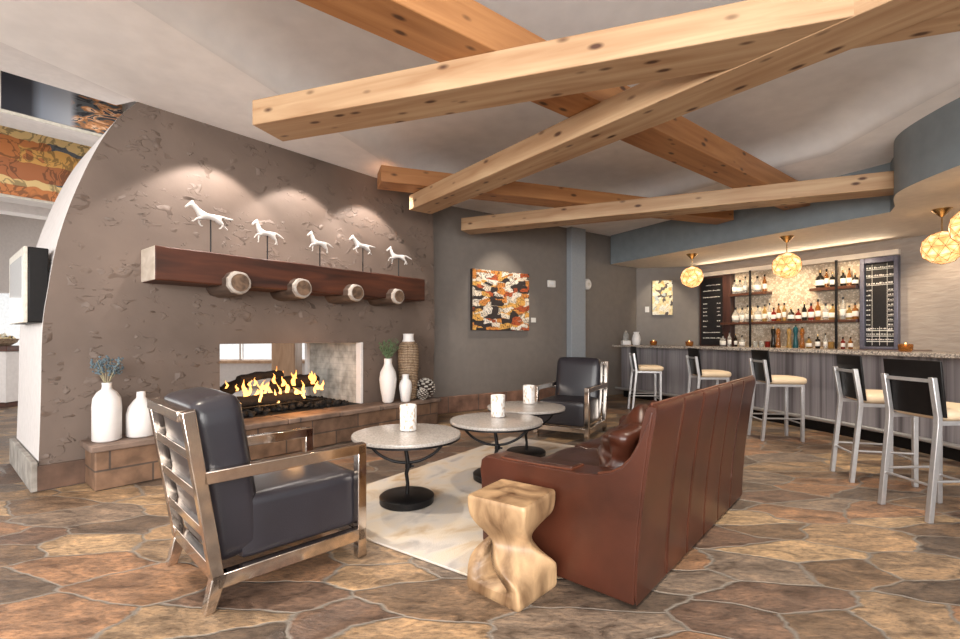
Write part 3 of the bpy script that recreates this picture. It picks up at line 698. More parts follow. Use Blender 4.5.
o = mb.build('flames', M['flame'], loc=(*FP, 0), rot=FA); tag(o, 'orange flames rising from the logs in the fireplace', 'fire', kind='stuff')
t = thing('fire_grate', 'black iron grate bar in front of the burning logs', 'grate', (*FP, 0), FA)
mb = MB(); mb.tube([(1.50, .17, .47), (2.75, .17, .47)], .012, 8); mb.build('front_bar', M['iron'], t)
for x in (1.55, 1.95, 2.35, 2.7):
    mb = MB(); mb.tube([(x, .17, .40), (x, .17, .47), (x, .60, .45)], .010, 8); mb.build('prong', M['iron'], t)

# ------------------------------------------------------------------ things on the hearth
HZ = .386
def vase(label, s, out, prof, m=None, neck=None, group='white vases on the hearth'):
    x, y, _ = fire(s, out)
    o = MB(); o.lathe(prof, 32)
    o = o.build('vase', m or M['ceramic'], loc=(x, y, HZ), sharp=60)
    return tag(o, label, 'vase', group)
vase('tall white bottle vase holding blue grey dried stems on the left end of the hearth', .41, .25,
     [(.085, 0), (.104, .012), (.105, .30), (.098, .37), (.07, .42), (.038, .445), (.034, .47), (.037, .50), (.028, .50), (.026, .44), (.05, .30)])
vase('short white bottle vase behind the near armchair on the hearth', .66, .24,
     [(.095, 0), (.112, .012), (.112, .20), (.095, .27), (.06, .32), (.036, .345), (.034, .40), (.026, .40), (.026, .33)])
vase('tall white urn vase holding green sprigs at the right of the fire', 3.47, .25,
     [(.055, 0), (.075, .02), (.105, .20), (.118, .32), (.105, .42), (.062, .50), (.052, .54), (.056, .60), (.046, .60), (.044, .52)])
vase('small white urn vase in front of the woven bottle vase', 3.70, .345,
     [(.052, 0), (.062, .01), (.085, .16), (.09, .22), (.075, .28), (.05, .31), (.045, .335), (.048, .375), (.038, .375), (.038, .32)])
x, y, _ = fire(3.88, .20)
t = thing('bottle_vase', 'tall brown woven bottle vase with a white neck at the right end of the hearth', 'vase', (x, y, HZ), 0)
MB().lathe([(.095, 0), (.12, .02), (.135, .30), (.15, .55), (.15, .70), (.13, .79), (.085, .83)], 32).build('woven_body', M['wicker'], t)
MB().lathe([(.086, .815), (.088, .84), (.075, .86), (.075, .925), (.083, .94), (.066, .94), (.06, .86)], 28).build('neck', M['ceramic'], t)
def bunch(name, label, s, out, z, kind):
    x, y, _ = fire(s, out)
    root = thing(name, label, 'flowers', (x, y, z), 0)
    rnd = random.Random(kind)
    for i in range(13 if kind == 1 else 12):
        a = 2*PI*i/12+rnd.uniform(-.2, .2); sp = rnd.uniform(.04, .15) if kind == 1 else rnd.uniform(.05, .15); hgt = rnd.uniform(.14, .24) if kind == 1 else rnd.uniform(.16, .27)
        tip = Vector((sp*math.cos(a), sp*math.sin(a), hgt))
        pts = [Vector((.012*math.cos(a), .012*math.sin(a), -.09)), Vector((.016*math.cos(a), .016*math.sin(a), .02)), tip*.6+Vector((0, 0, .01)), tip]
        mb = MB(); mb.tube(pts, [.0028, .0028, .0022, .0015], 5); st = mb.build('stem', M['stalk'] if kind == 1 else M['leaf'], root)
        mb = MB()
        for j in range(16 if kind == 1 else 11):
            q = pts[1].lerp(tip, rnd.uniform(.45, 1.05)) if kind == 1 else pts[1].lerp(tip, .15+.085*j)
            if kind == 1:
                bmesh.ops.create_icosphere(mb.bm, subdivisions=1, radius=rnd.uniform(.006, .012), matrix=Matrix.Translation(q+Vector((rnd.uniform(-.02, .02), rnd.uniform(-.02, .02), rnd.uniform(-.01, .02)))))
            else:
                an = rnd.uniform(0, 2*PI); d = Vector((math.cos(an), math.sin(an), .7)).normalized()*.055
                sd = d.cross(Vector((0, 0, 1))).normalized()*.008; up_ = sd.cross(d).normalized()*.002
                mb.loft([[q-sd*.2-up_, q+sd*.2-up_, q+sd*.2+up_, q-sd*.2+up_], [q+d*.5-sd-up_, q+d*.5+sd-up_, q+d*.5+sd+up_, q+d*.5-sd+up_], [q+d-sd*.1-up_, q+d+sd*.1-up_, q+d+sd*.1+up_, q+d-sd*.1+up_]])
        mb.build('blossom' if kind == 1 else 'leaf_spray', M['blue_leaf'] if kind == 1 else M['leaf'], st)
    return root
bunch('dried_flower_bunch', 'blue grey dried flower stems in the tall white bottle vase', .41, .25, HZ+.48, 1)
bunch('green_sprig_bunch', 'thin green leafy sprigs in the white urn vase', 3.47, .25, HZ+.58, 2)
def cone(label, s, out, r):
    x, y, _ = fire(s, out)
    root = thing('pine_cone', label, 'pine cone', (x, y, HZ+.006), 0, 'giant pine cones on the hearth')
    mb = MB(); bmesh.ops.create_icosphere(mb.bm, subdivisions=2, radius=r*.72, matrix=Matrix.Translation((0, 0, r*.9))); mb.build('core', M['cone_dark'], root)
    mb = MB(); n_ = 58
    for i in range(n_):
        zz = 1-2*(i+.5)/n_; a = i*2.39996; rr = math.sqrt(1-zz*zz)
        d = Vector((rr*math.cos(a), rr*math.sin(a), zz)); sd = d.cross(Vector((0, 0, 1))).normalized()*r*.19; up_ = sd.cross(d).normalized()*r*.05
        c0 = Vector((0, 0, r*.9)); b0 = c0+d*r*.55; b1 = c0+d*r*.9+up_; b2 = c0+d*r*1.0+up_*2.2
        k0 = len(mb.bm.faces)
        mb.loft([[b0-sd*.5-up_, b0+sd*.5-up_, b0+sd*.5+up_, b0-sd*.5+up_], [b1-sd-up_, b1+sd-up_, b1+sd+up_, b1-sd+up_], [b2-sd*.6-up_, b2+sd*.6-up_, b2+sd*.6+up_, b2-sd*.6+up_]])
        mb.bm.faces.ensure_lookup_table()
        for f_ in mb.bm.faces[k0:]:
            if (f_.calc_center_median()-c0).length > r*.9: f_.material_index = 1
    mb.build('scales', [M['cone_dark'], M['cone_tip']], root, smooth=False)
cone('large round pine cone at the right end of the hearth', 4.16, .25, .15)
cone('small round pine cone leaning in front of the large cone', 3.985, .385, .082)

# ------------------------------------------------------------------ rug
ru = Vector((.572, .82)); rv = Vector((.82, -.572)); r0 = Vector((-1.395, 3.43))
ang = math.atan2(ru.y, ru.x)
o = MB().box(0, 3.1, -1.68, 0, 0.002, .016).build('area_rug', M['rug'], bevel=.005, loc=(r0.x, r0.y, 0), rot=ang)
tag(o, 'pale mottled beige area rug under the three round tables', 'rug')
RZ = .016

# ------------------------------------------------------------------ round tables
def make_table(label, x, y, rz):
    root = thing('coffee_table', label, 'table', (x, y, RZ), rz, 'round tables on the rug')
    MB().lathe([(.395, .502), (.412, .506), (.414, .518), (.41, .528), (.40, .530)], 64).build('tabletop', M['table_stone'], root, sharp=50)
    mb = MB(); mb.lathe([(.385, .490), (.408, .490), (.408, .506), (.385, .506)], 64); mb.build('rim', M['iron'], root)
    MB().lathe([(.195, 0), (.205, .006), (.208, .052), (.195, .062), (.03, .066)], 48).build('base', M['iron'], root, sharp=50)
    mb = MB(); mb.tube([(0, 0, .05), (.006, .004, .14), (-.004, .002, .22), (.010, -.003, .28), (.002, 0, .34), (-.012, 0, .43), (-.014, 0, .495)], [.017, .014, .015, .019, .016, .014, .014], 10)
    mb.tube([(.010, -.003, .265), (.012, -.003, .30)], .026, 10); mb.tube([(.01, 0, .28), (.055, -.01, .275)], [.012, .008], 8)
    mb.build('stem', M['iron'], root)
    for s in (-1, 1):
        mb = MB(); mb.tube(spline([(0, 0, .30), (.10*s, 0, .315), (.21*s, 0, .37), (.29*s, 0, .455), (.315*s, 0, .494)], 5), .0115, 8)
        mb.build('curved_arm', M['iron'], root)
    return root
T1 = (-.56, 3.60); T2 = (.145, 4.19); T3 = (.49, 5.0)
tb = make_table('round stone-topped pedestal table nearest the gunmetal armchair and fire', *T1, .1)
dup(tb, (*T2, RZ), .0, 'middle one of the three round stone-topped pedestal tables')
dup(tb, (*T3, RZ), -.25, 'round stone-topped pedestal table farthest back, before the far armchair')
def cup(label, x, y):
    root = thing('candle_holder', label, 'candle holder', (x, y, RZ+.531), random.uniform(0, 3), 'mosaic candle cups on the round tables')
    MB().lathe([(.058, 0), (.064, .004), (.066, .195), (.062, .20), (.057, .195), (.055, .02), (.02, .015)], 28).build('cup', M['cup'], root)
    MB().lathe([(.05, .02), (.053, .10), (.045, .105), (.01, .104)], 20).build('candle', M['ceramic'], root)
cup('mosaic candle cup on the nearest round table', -.565, 3.70)
cup('mosaic candle cup on the middle round table', .165, 4.33)
cup('mosaic candle cup on the farthest round table', .54, 5.19)

# ------------------------------------------------------------------ armchairs
def make_chair(label, x, y, ang):
    root = thing('armchair', label, 'armchair', (x, y, 0), ang, 'metal-framed leather armchairs')
    yo = .334
    for sd in (-1, 1):
        nm = 'left_frame' if sd > 0 else 'right_frame'
        mb = MB(); Y_ = yo*sd
        mb.bar((-.375, Y_, .135), (.42, Y_, .135), .055, .07)
        fr = mb.build('bottom_rail', M['nickel'], root, bevel=.004)
        mb = MB(); mb.quadbox([(-.43, Y_-.0275, 0), (-.385, Y_-.0275, 0), (-.385, Y_+.0275, 0), (-.43, Y_+.0275, 0), (-.395, Y_-.0275, .17), (-.325, Y_-.0275, .17), (-.325, Y_+.0275, .17), (-.395, Y_+.0275, .17)])
        mb.build('leg', M['nickel'], root, bevel=.004)
        mb = MB(); mb.bar((.393, Y_, 0), (.393, Y_, .655), .055, .055, up=(1, 0, 0)); mb.build('leg', M['nickel'], root, bevel=.004)
        mb = MB(); mb.bar((-.43, Y_, .63), (.42, Y_, .63), .055, .06); mb.build('armrest', M['nickel'], root, bevel=.004)
        mb = MB(); mb.bar((-.365, Y_, .12), (-.492, Y_, .945), .055, .055, up=(1, 0, 0)); mb.build('back_post', M['nickel'], root, bevel=.004)
    def bx(z): return -.365-(z-.12)*.154
    for z, h in ((.92, .05), (.74, .045), (.555, .045), (.37, .045), (.175, .07)):
        mb = MB(); mb.bar((bx(z), -.308, z), (bx(z), .308, z), .045 if z < .9 else .075, h); mb.build('back_slat', M['nickel'], root, bevel=.004)
    MB().bar((.39, -.308, .135), (.39, .308, .135), .05, .06).build('front_rail', M['nickel'], root, bevel=.004)
    cushion(-.25, .41, -.300, .300, .172, .485, .008, 10, corner=.10).build('seat_cushion', M['chair_leather'], root, sharp=60)
    o = cushion(-.118, .118, -.298, .298, 0, .80, .012, 12, corner=.24).build('back_cushion', M['chair_leather'], root, sharp=60)
    o.location = (-.238, 0, .195); o.rotation_euler = (0, -.155, 0)
    return root
ac = make_chair('gunmetal leather armchair in the foreground, seen from behind its slatted metal back', -1.216, 2.706, math.atan2(.714, .70))
c2 = Vector((1.29, 5.73))
fwd = Vector((-.5, -.866)); lft = Vector((.866, -.5))
ctr = c2-fwd*.37-lft*.31
dup(ac, (ctr.x, ctr.y, 0), math.atan2(fwd.y, fwd.x), 'leather armchair facing the camera beyond the farthest round table')

# ------------------------------------------------------------------ sofa
SU = Vector((.658, .753)); SL = 2.08; SDp = .95
t = thing('leather_sofa', 'chestnut brown leather sofa seen from behind, facing the fireplace', 'sofa', (.731, 2.198, 0), math.atan2(SU.y, SU.x))
# outer back with upright seams
zs = [.02, .2, .4, .6, .8, .93, .962, .972, .962, .93, .85, .70, .50, .30]
ys = [0, -.006, -.022, -.045, -.072, -.094, -.092, -.072, -.050, -.040, -.022, .004, .035, .06]
seams = [.07+(SL-.14)*i/6 for i in range(1, 6)]
xs = sorted(set([0, .004, .02] + [SL*i/60 for i in range(1, 60)] + [q+e for q in seams for e in (-.012, -.005, 0, .005, .012)] + [SL-.02, SL-.004, SL]))
rings = []
for x in xs:
    dent = max([max(0, 1-abs(x-q)/.012) for q in seams]); endr = min(1, min(x, SL-x)/.02+.0)
    row = []
    for y_, z_ in zip(ys, zs):
        outer_ = z_ < .95 and y_ < 0.005 and zs.index(z_) < 6
        d_ = .010*dent if outer_ else .004*dent
        pf = 0
        row.append((x, y_+d_, z_-(1-endr)*.01*(z_ > .9)))
    rings.append(row)
mb = MB(); mb.loft(rings); mb.build('outer_back', M['sofa'], t, sharp=60)
armp = [(.14, .02), (.90, .02), (.945, .07), (.955, .42), (.965, .48), (.955, .545), (.92, .573), (.80, .572), (.60, .575), (.42, .583), (.30, .588), (.20, .600), (.124, .622), (.072, .655), (.028, .705), (-.010, .775), (-.040, .845), (-.060, .90), (-.072, .945), (-.080, .93), (-.058, .80), (-.032, .60), (-.010, .4), (.004, .2), (.010, .02)]
for k, x0 in enumerate((0, SL-.17)):
    mb = MB(); mb.prism_x(armp, x0-.006, x0+.176); ar = mb.build('arm', M['sofa'], t, bevel=.022, seg=3, sharp=60)
    # padded inset on top of the arm with its corded edge
    cx = x0+.085
    pr = [(.82, .572), (.72, .573), (.58, .576), (.44, .583), (.36, .588)]
    mb = MB(); mb.loft([[(cx-.055, y_, z_-.02), (cx+.055, y_, z_-.02), (cx+.05, y_, z_+.014), (cx-.05, y_, z_+.014)] for y_, z_ in pr]); mb.build('arm_pad', M['sofa_dark'], ar, bevel=.01)
    lo = [(cx-.062, y_, z_+.0) for y_, z_ in pr]+[(cx+.062, y_, z_) for y_, z_ in reversed(pr)]
    mb = MB(); mb.tube(lo+[lo[0]], .007, 6); mb.build('piping', M['piping'], ar)
    # piping along the arm's outer edge up to the back
    xe = x0-.007 if k == 0 else x0+.177
    mb = MB(); mb.tube([(xe+(.014 if k == 0 else -.014), y_*1.0-.002*(z_ < .9), z_+.004) for y_, z_ in armp[11:19]], .007, 6); mb.build('piping', M['piping'], t)
mb = MB(); mb.tube([(x, -.074, .972) for x in [.0+SL*i/20 for i in range(21)]], .007, 6); mb.build('piping', M['piping'], t)
MB().box(.17, SL-.17, .06, .90, .03, .30).build('seat_base', M['sofa'], t, bevel=.02)
w = (SL-.34)/2
for k in range(2):
    cushion(.172+w*k, .168+w*(k+1), .16, .93, .29, .46, .03, 10, wrinkle=.02, seed=k*3).build('seat_cushion', M['sofa_dark'], t, sharp=70)
for k in range(2):
    o = cushion(-w/2+.003, w/2-.003, -.10, .10, 0, .385, .045, 18, wrinkle=.06, seed=k*7+2, corner=.42).build('back_cushion', M['sofa'], t, sharp=80)
    o.location = (.17+w*(k+.5), .215, .455); o.rotation_euler = (.24, 0, 0)
    for bx_ in (-.2, .2):
        mb = MB(); mb.lathe([(.016, 0), (.014, .008), (.004, .012)], 12); b_ = mb.build('button', M['sofa_dark'], o); b_.location = (bx_, .146, .27); b_.rotation_euler = (-PI/2, 0, 0)

# ------------------------------------------------------------------ twisted stump stool
def stump():
    fr = Vector((.207, 2.19)); le = Vector((-.048, 2.368)); ri = Vector((.392, 2.458)); ba = Vector((.123, 2.63))
    c = (fr+le+ri+ba)/4; a0 = math.atan2((fr-le).y, (fr-le).x)
    c = Vector((.165, 2.41))
    root_loc = (c.x, c.y, 0)
    def sq(half, rot, z, rad=.2, n=6):
        pts = []
        for q in range(4):
            for k in range(n):
                # rounded square: corner arc q
                th = (k/(n-1)-.5)*PI/2
                cr = half*rad
                base = PI/4+q*PI/2
                cx_ = (half-cr)*math.sqrt(2)*math.cos(base); cy_ = (half-cr)*math.sqrt(2)*math.sin(base)
                x = cx_+cr*math.cos(base+th); y = cy_+cr*math.sin(base+th)
                pts.append((x*math.cos(rot)-y*math.sin(rot), x*math.sin(rot)+y*math.cos(rot), z))
            # midpoint of the edge keeps the walls even
        return pts
    mb = MB(); rings = []
    H_ = .485
    for i in range(45):
        t_ = i/44; z = H_*t_
        tw = 0 if t_ < .13 else (1 if t_ > .80 else ((t_-.13)/.67)); tw = tw*tw*(3-2*tw)
        waist = math.exp(-((t_-.54)/.17)**2)
        half = .168*(1-.42*waist)
        if t_ > .975: half *= 1-.03*((t_-.975)/.025)
        if t_ < .025: half *= .97+.03*t_/.025
        rings.append(sq(half, a0-.12+tw*(-PI/2+.12), z, .10+.15*waist))
    mb.loft(rings)
    o = mb.build('stump_stool', M['stump'], sharp=50)
    # open hollow through the lower half, under the twisting ribbon
    e1 = Vector((.82, -.57, 0)); nn_ = Vector((-.57, -.82, 0))
    sec = spline([(-.092, .262), (-.03, .185), (.075, .088), (.04, .058), (-.03, .056), (-.108, .060), (-.122, .09), (-.108, .18), (-.092, .262)], 5)[:-1]
    cb = MB(); cb.loft([[tuple(e1*p+nn_*k*1.0+Vector((0, 0, q))) for p, q in sec] for k in (.35, -.13)])
    cut = cb.build('cut', M['stump'])
    bo = o.modifiers.new('B', 'BOOLEAN'); bo.object = cut; bo.operation = 'DIFFERENCE'; bo.solver = 'EXACT'
    dg = bpy.context.evaluated_depsgraph_get(); me = D.meshes.new_from_object(o.evaluated_get(dg))
    o.modifiers.clear(); old = o.data; o.data = me; D.objects.remove(cut)
    o.location = root_loc
    tag(o, 'twisted carved wood stump stool standing against the near arm of the sofa', 'stool')
stump()

# ------------------------------------------------------------------ bar
cpath = spline([(2.80, 9.96), (3.62, 8.4), (4.24, 6.55), (4.52, 5.45), (4.60, 4.5), (4.55, 3.5), (4.35, 2.5)], 10)
def offset(path, d):
    out = []
    for i, p in enumerate(path):
        a = Vector(path[max(0, i-1)]); b = Vector(path[min(len(path)-1, i+1)]); t_ = (b-a).normalized()
        out.append((p[0]-t_.y*d, p[1]+t_.x*d))
    return out
def strip(mb, d0, d1, z0, z1):
    A = offset(cpath, d0); B = offset(cpath, d1)
    mb.loft([[(a[0], a[1], z0), (b[0], b[1], z0), (b[0], b[1], z1), (a[0], a[1], z1)] for a, b in zip(A, B)])
    return mb
t = thing('bar_counter', 'long curved bar counter with a granite top and streaked grey metal front', 'bar counter', (0, 0, 0))
strip(MB(), 0, .62, 1.07, 1.115).build('countertop', M['granite'], t, bevel=.006)
strip(MB(), .27, .33, .14, 1.07).build('front_panel', M['zinc'], t)
strip(MB(), .33, .40, 0, .14).build('kick_plate', M['black_panel'], t)
P_ = offset(cpath, .10)
mb = MB(); mb.tube([(p[0], p[1], .20) for p in P_], .025, 10); rl = mb.build('foot_rail', M['steel'], t)
for i in range(4, len(P_), 9):
    q = offset(cpath, .28)[i]; mb = MB(); mb.tube([(P_[i][0], P_[i][1], .19), (q[0], q[1], .19)], .012, 8); mb.build('rail_bracket', M['nickel'], rl)
def on_counter(s, d):           # point on the counter, s along it (0 far end .. 1 near end)
    A = offset(cpath, d); k = s*(len(A)-1); i = min(int(k), len(A)-2); f_ = k-i
    return (A[i][0]*(1-f_)+A[i+1][0]*f_, A[i][1]*(1-f_)+A[i+1][1]*f_, 1.1155)

# stools
def make_stool(label, x, y, a):
    root = thing('bar_stool', label, 'bar stool', (x, y, 0), a, 'bar stools along the counter')
    W = .36; r = .036
    for sd in (-1, 1):
        y_ = sd*W/2
        mb = MB(); mb.loft([[(px-r/2, y_-r/2, z), (px+r/2, y_-r/2, z), (px+r/2, y_+r/2, z), (px-r/2, y_+r/2, z)] for px, z in ((-.25, 0), (-.185, .66), (-.185, .73), (-.225, 1.0))])
        mb.build('rear_leg', M['steel'], root, bevel=.004, sharp=20)
        mb = MB(); mb.bar((.215, y_, 0), (.215, y_, .70), r, r, up=(1, 0, 0)); mb.build('front_leg', M['steel'], root, bevel=.004)
        mb = MB(); mb.tube([(-.222, y_, .28), (.215, y_, .28)], .010, 8); mb.build('stretcher', M['steel'], root)
        mb = MB(); mb.bar((-.185, y_, .685), (.215, y_, .685), .03, .03); mb.build('seat_rail', M['steel'], root)
    mb = MB(); mb.tube([(-.226, -W/2, .25), (-.226, W/2, .25)], .010, 8); mb.build('stretcher', M['steel'], root)
    mb = MB(); mb.tube([(.215, -W/2, .22), (.215, W/2, .22)], .010, 8); mb.build('stretcher', M['steel'], root)
    mb = MB(); mb.bar((-.220, -W/2, .975), (-.220, W/2, .975), .022, .024); mb.build('back_rail', M['steel'], root)
    mb = MB(); mb.bar((.215, -W/2, .685), (.215, W/2, .685), .03, .03); mb.build('seat_rail', M['steel'], root)
    rings = []
    for i in range(9):
        y_ = -.215+.43*i/8; cv = .035*(1-(2*i/8-1)**2)
        rings.append([(-.165+cv*-.3, y_, .725), (-.150+cv*-.3, y_, .725), (-.180+cv*-.3-.01, y_, 1.115), (-.195+cv*-.3-.01, y_, 1.115)])
    mb = MB(); mb.loft(rings); mb.build('back_panel', M['black_panel'], root, bevel=.004)
    cushion(-.15, .265, -.215, .215, .70, .785, .012, 10, corner=.45).build('seat', M['seat_cream'], root, sharp=70)
    return root
def stool_from(rear, fw):
    a = math.atan2(fw[1], fw[0]); return rear[0]+.25*math.cos(a), rear[1]+.25*math.sin(a), a
st = make_stool('nearest bar stool, at the right edge, its wide black back turned to the camera', *stool_from((3.085, 3.42), (.5, .03)))
for rr, fw, lb in (((3.315, 4.31), (.49, -.128), 'second nearest bar stool, just left of the one at the right edge'),
                   ((3.49, 5.96), (.491, -.05), 'bar stool seen just right of the top corner of the sofa back'),
                   ((3.10, 6.95), (.49, -.04), 'bar stool whose legs are hidden behind the sofa back'),
                   ((2.62, 8.2), (.49, -.06), 'farthest bar stool, at the left end of the counter')):
    x, y, a = stool_from(rr, fw); dup(st, (x, y, 0), a, lb)

# little things on the counter
def candle(label, s, d):
    x, y, z = on_counter(s, d)
    root = thing('tea_light', label, 'candle', (x, y, z), 0, 'candles on the bar counter')
    MB().lathe([(.05, 0), (.066, .02), (.07, .08), (.062, .085), (.05, .03), (.01, .025)], 20).build('glass_cup', M['glass_amber'], root)
    MB().lathe([(.035, .03), (.036, .055), (.005, .056)], 16).build('wax', M['ceramic'], root)
    mb = MB(); mb.lathe([(.003, .057), (.012, .068), (.009, .085), (.001, .105)], 10); mb.build('flame', M['candle_glow'], root)
candle('amber candle cup on the bar beside the white vase, farthest along the bar', .092, .25)
candle('amber candle cup on the bar just left of the brown-framed blackboard', .160, .25)
candle('glowing amber candle at the right end of the bar below the grey-framed board', .518, .35)
x, y, z = on_counter(.022, .25)
t = thing('bottle', 'clear bottle on a square white foot at the far end of the bar', 'bottle', (x, y, z))
MB().box(-.085, .085, -.085, .085, 0, .09).build('foot_block', M['ceramic'], t, bevel=.012)
MB().lathe([(.05, .09), (.062, .10), (.062, .21), (.03, .25), (.028, .30), (.02, .30)], 20).build('body', M['glass_clear'], t)
x, y, z = on_counter(.056, .22)
o = MB().lathe([(.06, 0), (.075, .02), (.088, .12), (.07, .20), (.05, .23), (.06, .27), (.05, .27), (.04, .22)], 24).build('vase', M['ceramic'], loc=(x, y, z))
tag(o, 'white vase beside the clear bottle at the far end of the bar', 'vase')

# ------------------------------------------------------------------ back bar
def on_bar(name, mb, m, label, cat, bevel=0, group=None):
    return tag(mb.build(name, m, loc=(*BP, 0), rot=BA, bevel=bevel), label, cat, group)
on_bar('back_counter', MB().box(.05, 3.9, -.55, 0, 0, 1.075), M['shelf_wood'], 'dark back counter behind the bar carrying the lowest bottles', 'counter', .008)
on_bar('wall_shelf', MB().box(.62, 3.0, -.24, -.02, 1.535, 1.585), M['shelf_wood'], 'long dark wood middle shelf across the pebble wall behind the bar', 'shelf', .005, 'bar shelves')
on_bar('wall_shelf', MB().box(.80, 1.56, -.24, -.02, 2.12, 2.175), M['shelf_wood'], 'short dark wood upper shelf at the left of the pebble wall', 'shelf', .005, 'bar shelves')
on_bar('wall_shelf', MB().box(2.30, 3.0, -.24, -.02, 2.105, 2.16), M['shelf_wood'], 'short dark wood upper shelf at the right of the pebble wall', 'shelf', .005, 'bar shelves')
on_bar('shelf_rod', MB().box(1.24, 1.275, -.275, -.245, 1.077, 2.61), M['iron'], 'black upright rod through the bar shelves on the left', 'rod', .003, 'upright rods of the bar shelves')
on_bar('shelf_rod', MB().box(2.71, 2.745, -.275, -.245, 1.077, 2.61), M['iron'], 'black upright rod through the bar shelves on the right', 'rod', .003, 'upright rods of the bar shelves')
def dash(mb, x0, x1, z, y, rnd, hgt=.022):
    x = x0
    while x < x1-.01:
        w_ = rnd.uniform(.008, .03); mb.box(x, min(x+w_, x1), y-.002, y, z, z+hgt*rnd.uniform(.5, 1)); x += w_+rnd.uniform(.004, .016)
# left board
t = thing('menu_board', 'brown-framed blackboard with chalk lines at the left of the bar shelves', 'blackboard', (*BP, 0), BA)
MB().box(.06, .63, -.10, -.004, 1.077, 2.60).build('frame', M['board_frame_brown'], t, bevel=.006)
MB().box(.10, .585, -.108, -.10, 1.11, 2.56).build('slate', M['board_black'], t)
rnd = random.Random(3); mb = MB()
for z in (2.40, 2.28, 2.14): dash(mb, .22 if z > 2.39 else .15, .55, z, -.108, rnd)
for z in (2.00, 1.90, 1.82, 1.74, 1.62, 1.50): dash(mb, .15, .25, z, -.108, rnd); dash(mb, .47, .55, z, -.108, rnd)
for z in (1.37, 1.25): dash(mb, .15, .55, z, -.108, rnd)
mb.build('chalk_writing', M['chalk'], t)
t = thing('side_cabinet', 'narrow dark wood upright cabinet between the blackboard and the bar shelves', 'cabinet', (*BP, 0), BA)
MB().box(.64, .80, -.16, -.004, 1.077, 1.535).build('lower_box', M['board_frame_brown'], t, bevel=.006)
MB().box(.64, .80, -.16, -.004, 1.586, 2.60).build('upper_box', M['board_frame_brown'], t, bevel=.006)
# right board
t = thing('menu_board', 'blue-grey metal framed blackboard ruled with chalk at the right of the bar shelves', 'blackboard', (*BP, 0), BA)
mb = MB()
for q in ((3.01, 3.075, 1.077, 2.60), (3.465, 3.52, 1.077, 2.60), (3.075, 3.465, 1.077, 1.12), (3.075, 3.465, 2.51, 2.60)): mb.box(q[0], q[1], -.12, -.004, q[2], q[3])
mb.build('frame', M['board_frame_grey'], t, bevel=.006)
MB().box(3.075, 3.465, -.07, -.01, 1.12, 2.51).build('slate', M['board_black'], t)
rnd = random.Random(5); mb = MB()
for z in (2.42, 2.29, 2.16): dash(mb, 3.09, 3.45, z, -.07, rnd, .03); mb.box(3.09, 3.45, -.072, -.07, z-.02, z-.012)
for i in range(9): dash(mb, 3.09, 3.16, 2.05-i*.082, -.07, rnd); dash(mb, 3.38, 3.45, 2.05-i*.082, -.07, rnd); mb.box(3.37, 3.46, -.072, -.07, 2.03-i*.082, 2.036-i*.082)
for z in (1.38, 1.29, 1.20): mb.box(3.09, 3.46, -.072, -.07, z, z+.012); dash(mb, 3.09, 3.45, z+.03, -.07, rnd)
for x in (3.165, 3.265, 3.365): mb.box(x, x+.006, -.072, -.07, 1.14, 1.45)
for x in (3.165, 3.365): mb.box(x, x+.005, -.072, -.07, 1.45, 2.5)
mb.build('chalk_writing', M['chalk'], t)

# bottles
PROF = {
 'wine': ([(.036, 0), (.038, .01), (.038, .19), (.03, .22), (.014, .25), (.013, .31)], .31, .03, (.06, .15), .0385),
 'round': ([(.05, 0), (.06, .02), (.062, .12), (.05, .17), (.018, .20), (.016, .25)], .25, .03, (.04, .12), .0628),
 'square': ([(.042, 0), (.045, .01), (.045, .17), (.04, .19), (.016, .205), (.015, .26)], .26, .035, (.05, .14), .0457),
 'slim': ([(.028, 0), (.030, .01), (.030, .21), (.013, .25), (.012, .30)], .30, .03, (.07, .16), .0306),
 'pepper': ([(.036, 0), (.04, .02), (.03, .12), (.022, .2), (.035, .26), (.03, .31), (.01, .33)], .33, .02, None, 0),
 'tumbler': ([(.034, 0), (.036, .005), (.040, .10), (.036, .10), (.032, .012)], .1, 0, None, 0),
}
GL = {'clear': 'glass_clear', 'amber': 'glass_amber', 'dark': 'glass_dark', 'teal': 'glass_teal', 'red': 'glass_red', 'gold': 'glass_gold'}
protos = {}
def bottle(kind, col, s, z, label, group, scale=1.0, out=.13, lab='white'):
    x, y, _ = barw(s, out)
    key = (kind, col, lab)
    if key in protos:
        return dup(protos[key], (x, y, z), random.uniform(0, 3), label, scale)
    prof, top, cap, lb, lr = PROF[kind]
    nm = {'tumbler': 'drinking_glass', 'pepper': 'cocktail_bottle'}.get(kind, 'liquor_bottle')
    root = thing(nm, label, 'glass' if kind == 'tumbler' else 'bottle', (x, y, z), 0, group)
    MB().lathe(prof, 20).build('body', M[GL[col]], root, sharp=60)
    if cap: MB().lathe([(prof[-1][0]+.002, top-.01), (prof[-1][0]+.003, top+cap), (.004, top+cap+.002)], 14).build('cap', M['glass_dark'] if col != 'dark' else M['brass'], root)
    if lb: MB().lathe([(lr, lb[0]), (lr+.001, lb[0]+.002), (lr+.001, lb[1]), (lr, lb[1]+.002)], 20).build('label', M['paper'] if lab == 'white' else M['red_book'], root)
    root.scale = (scale,)*3; protos[key] = root
    return root
ORD = ['first', 'second', 'third', 'fourth', 'fifth', 'sixth', 'seventh', 'eighth', 'ninth', 'tenth', 'eleventh', 'twelfth', 'thirteenth', 'fourteenth', 'fifteenth', 'sixteenth', 'seventeenth', 'eighteenth', 'nineteenth', 'twentieth']
DESC = {'wine': 'bottle', 'round': 'round-bodied bottle', 'square': 'square-shouldered bottle', 'slim': 'slim bottle', 'pepper': 'tall waisted bottle', 'tumbler': 'glass'}
def row(items, z, where, group, out=.13):
    for i, (s, kind, col, scl) in enumerate(items):
        bottle(kind, col, s, z, '%s %s, %s from the left on %s' % (col if col != 'clear' else 'clear', DESC[kind], ORD[i], where), group, scl, out)
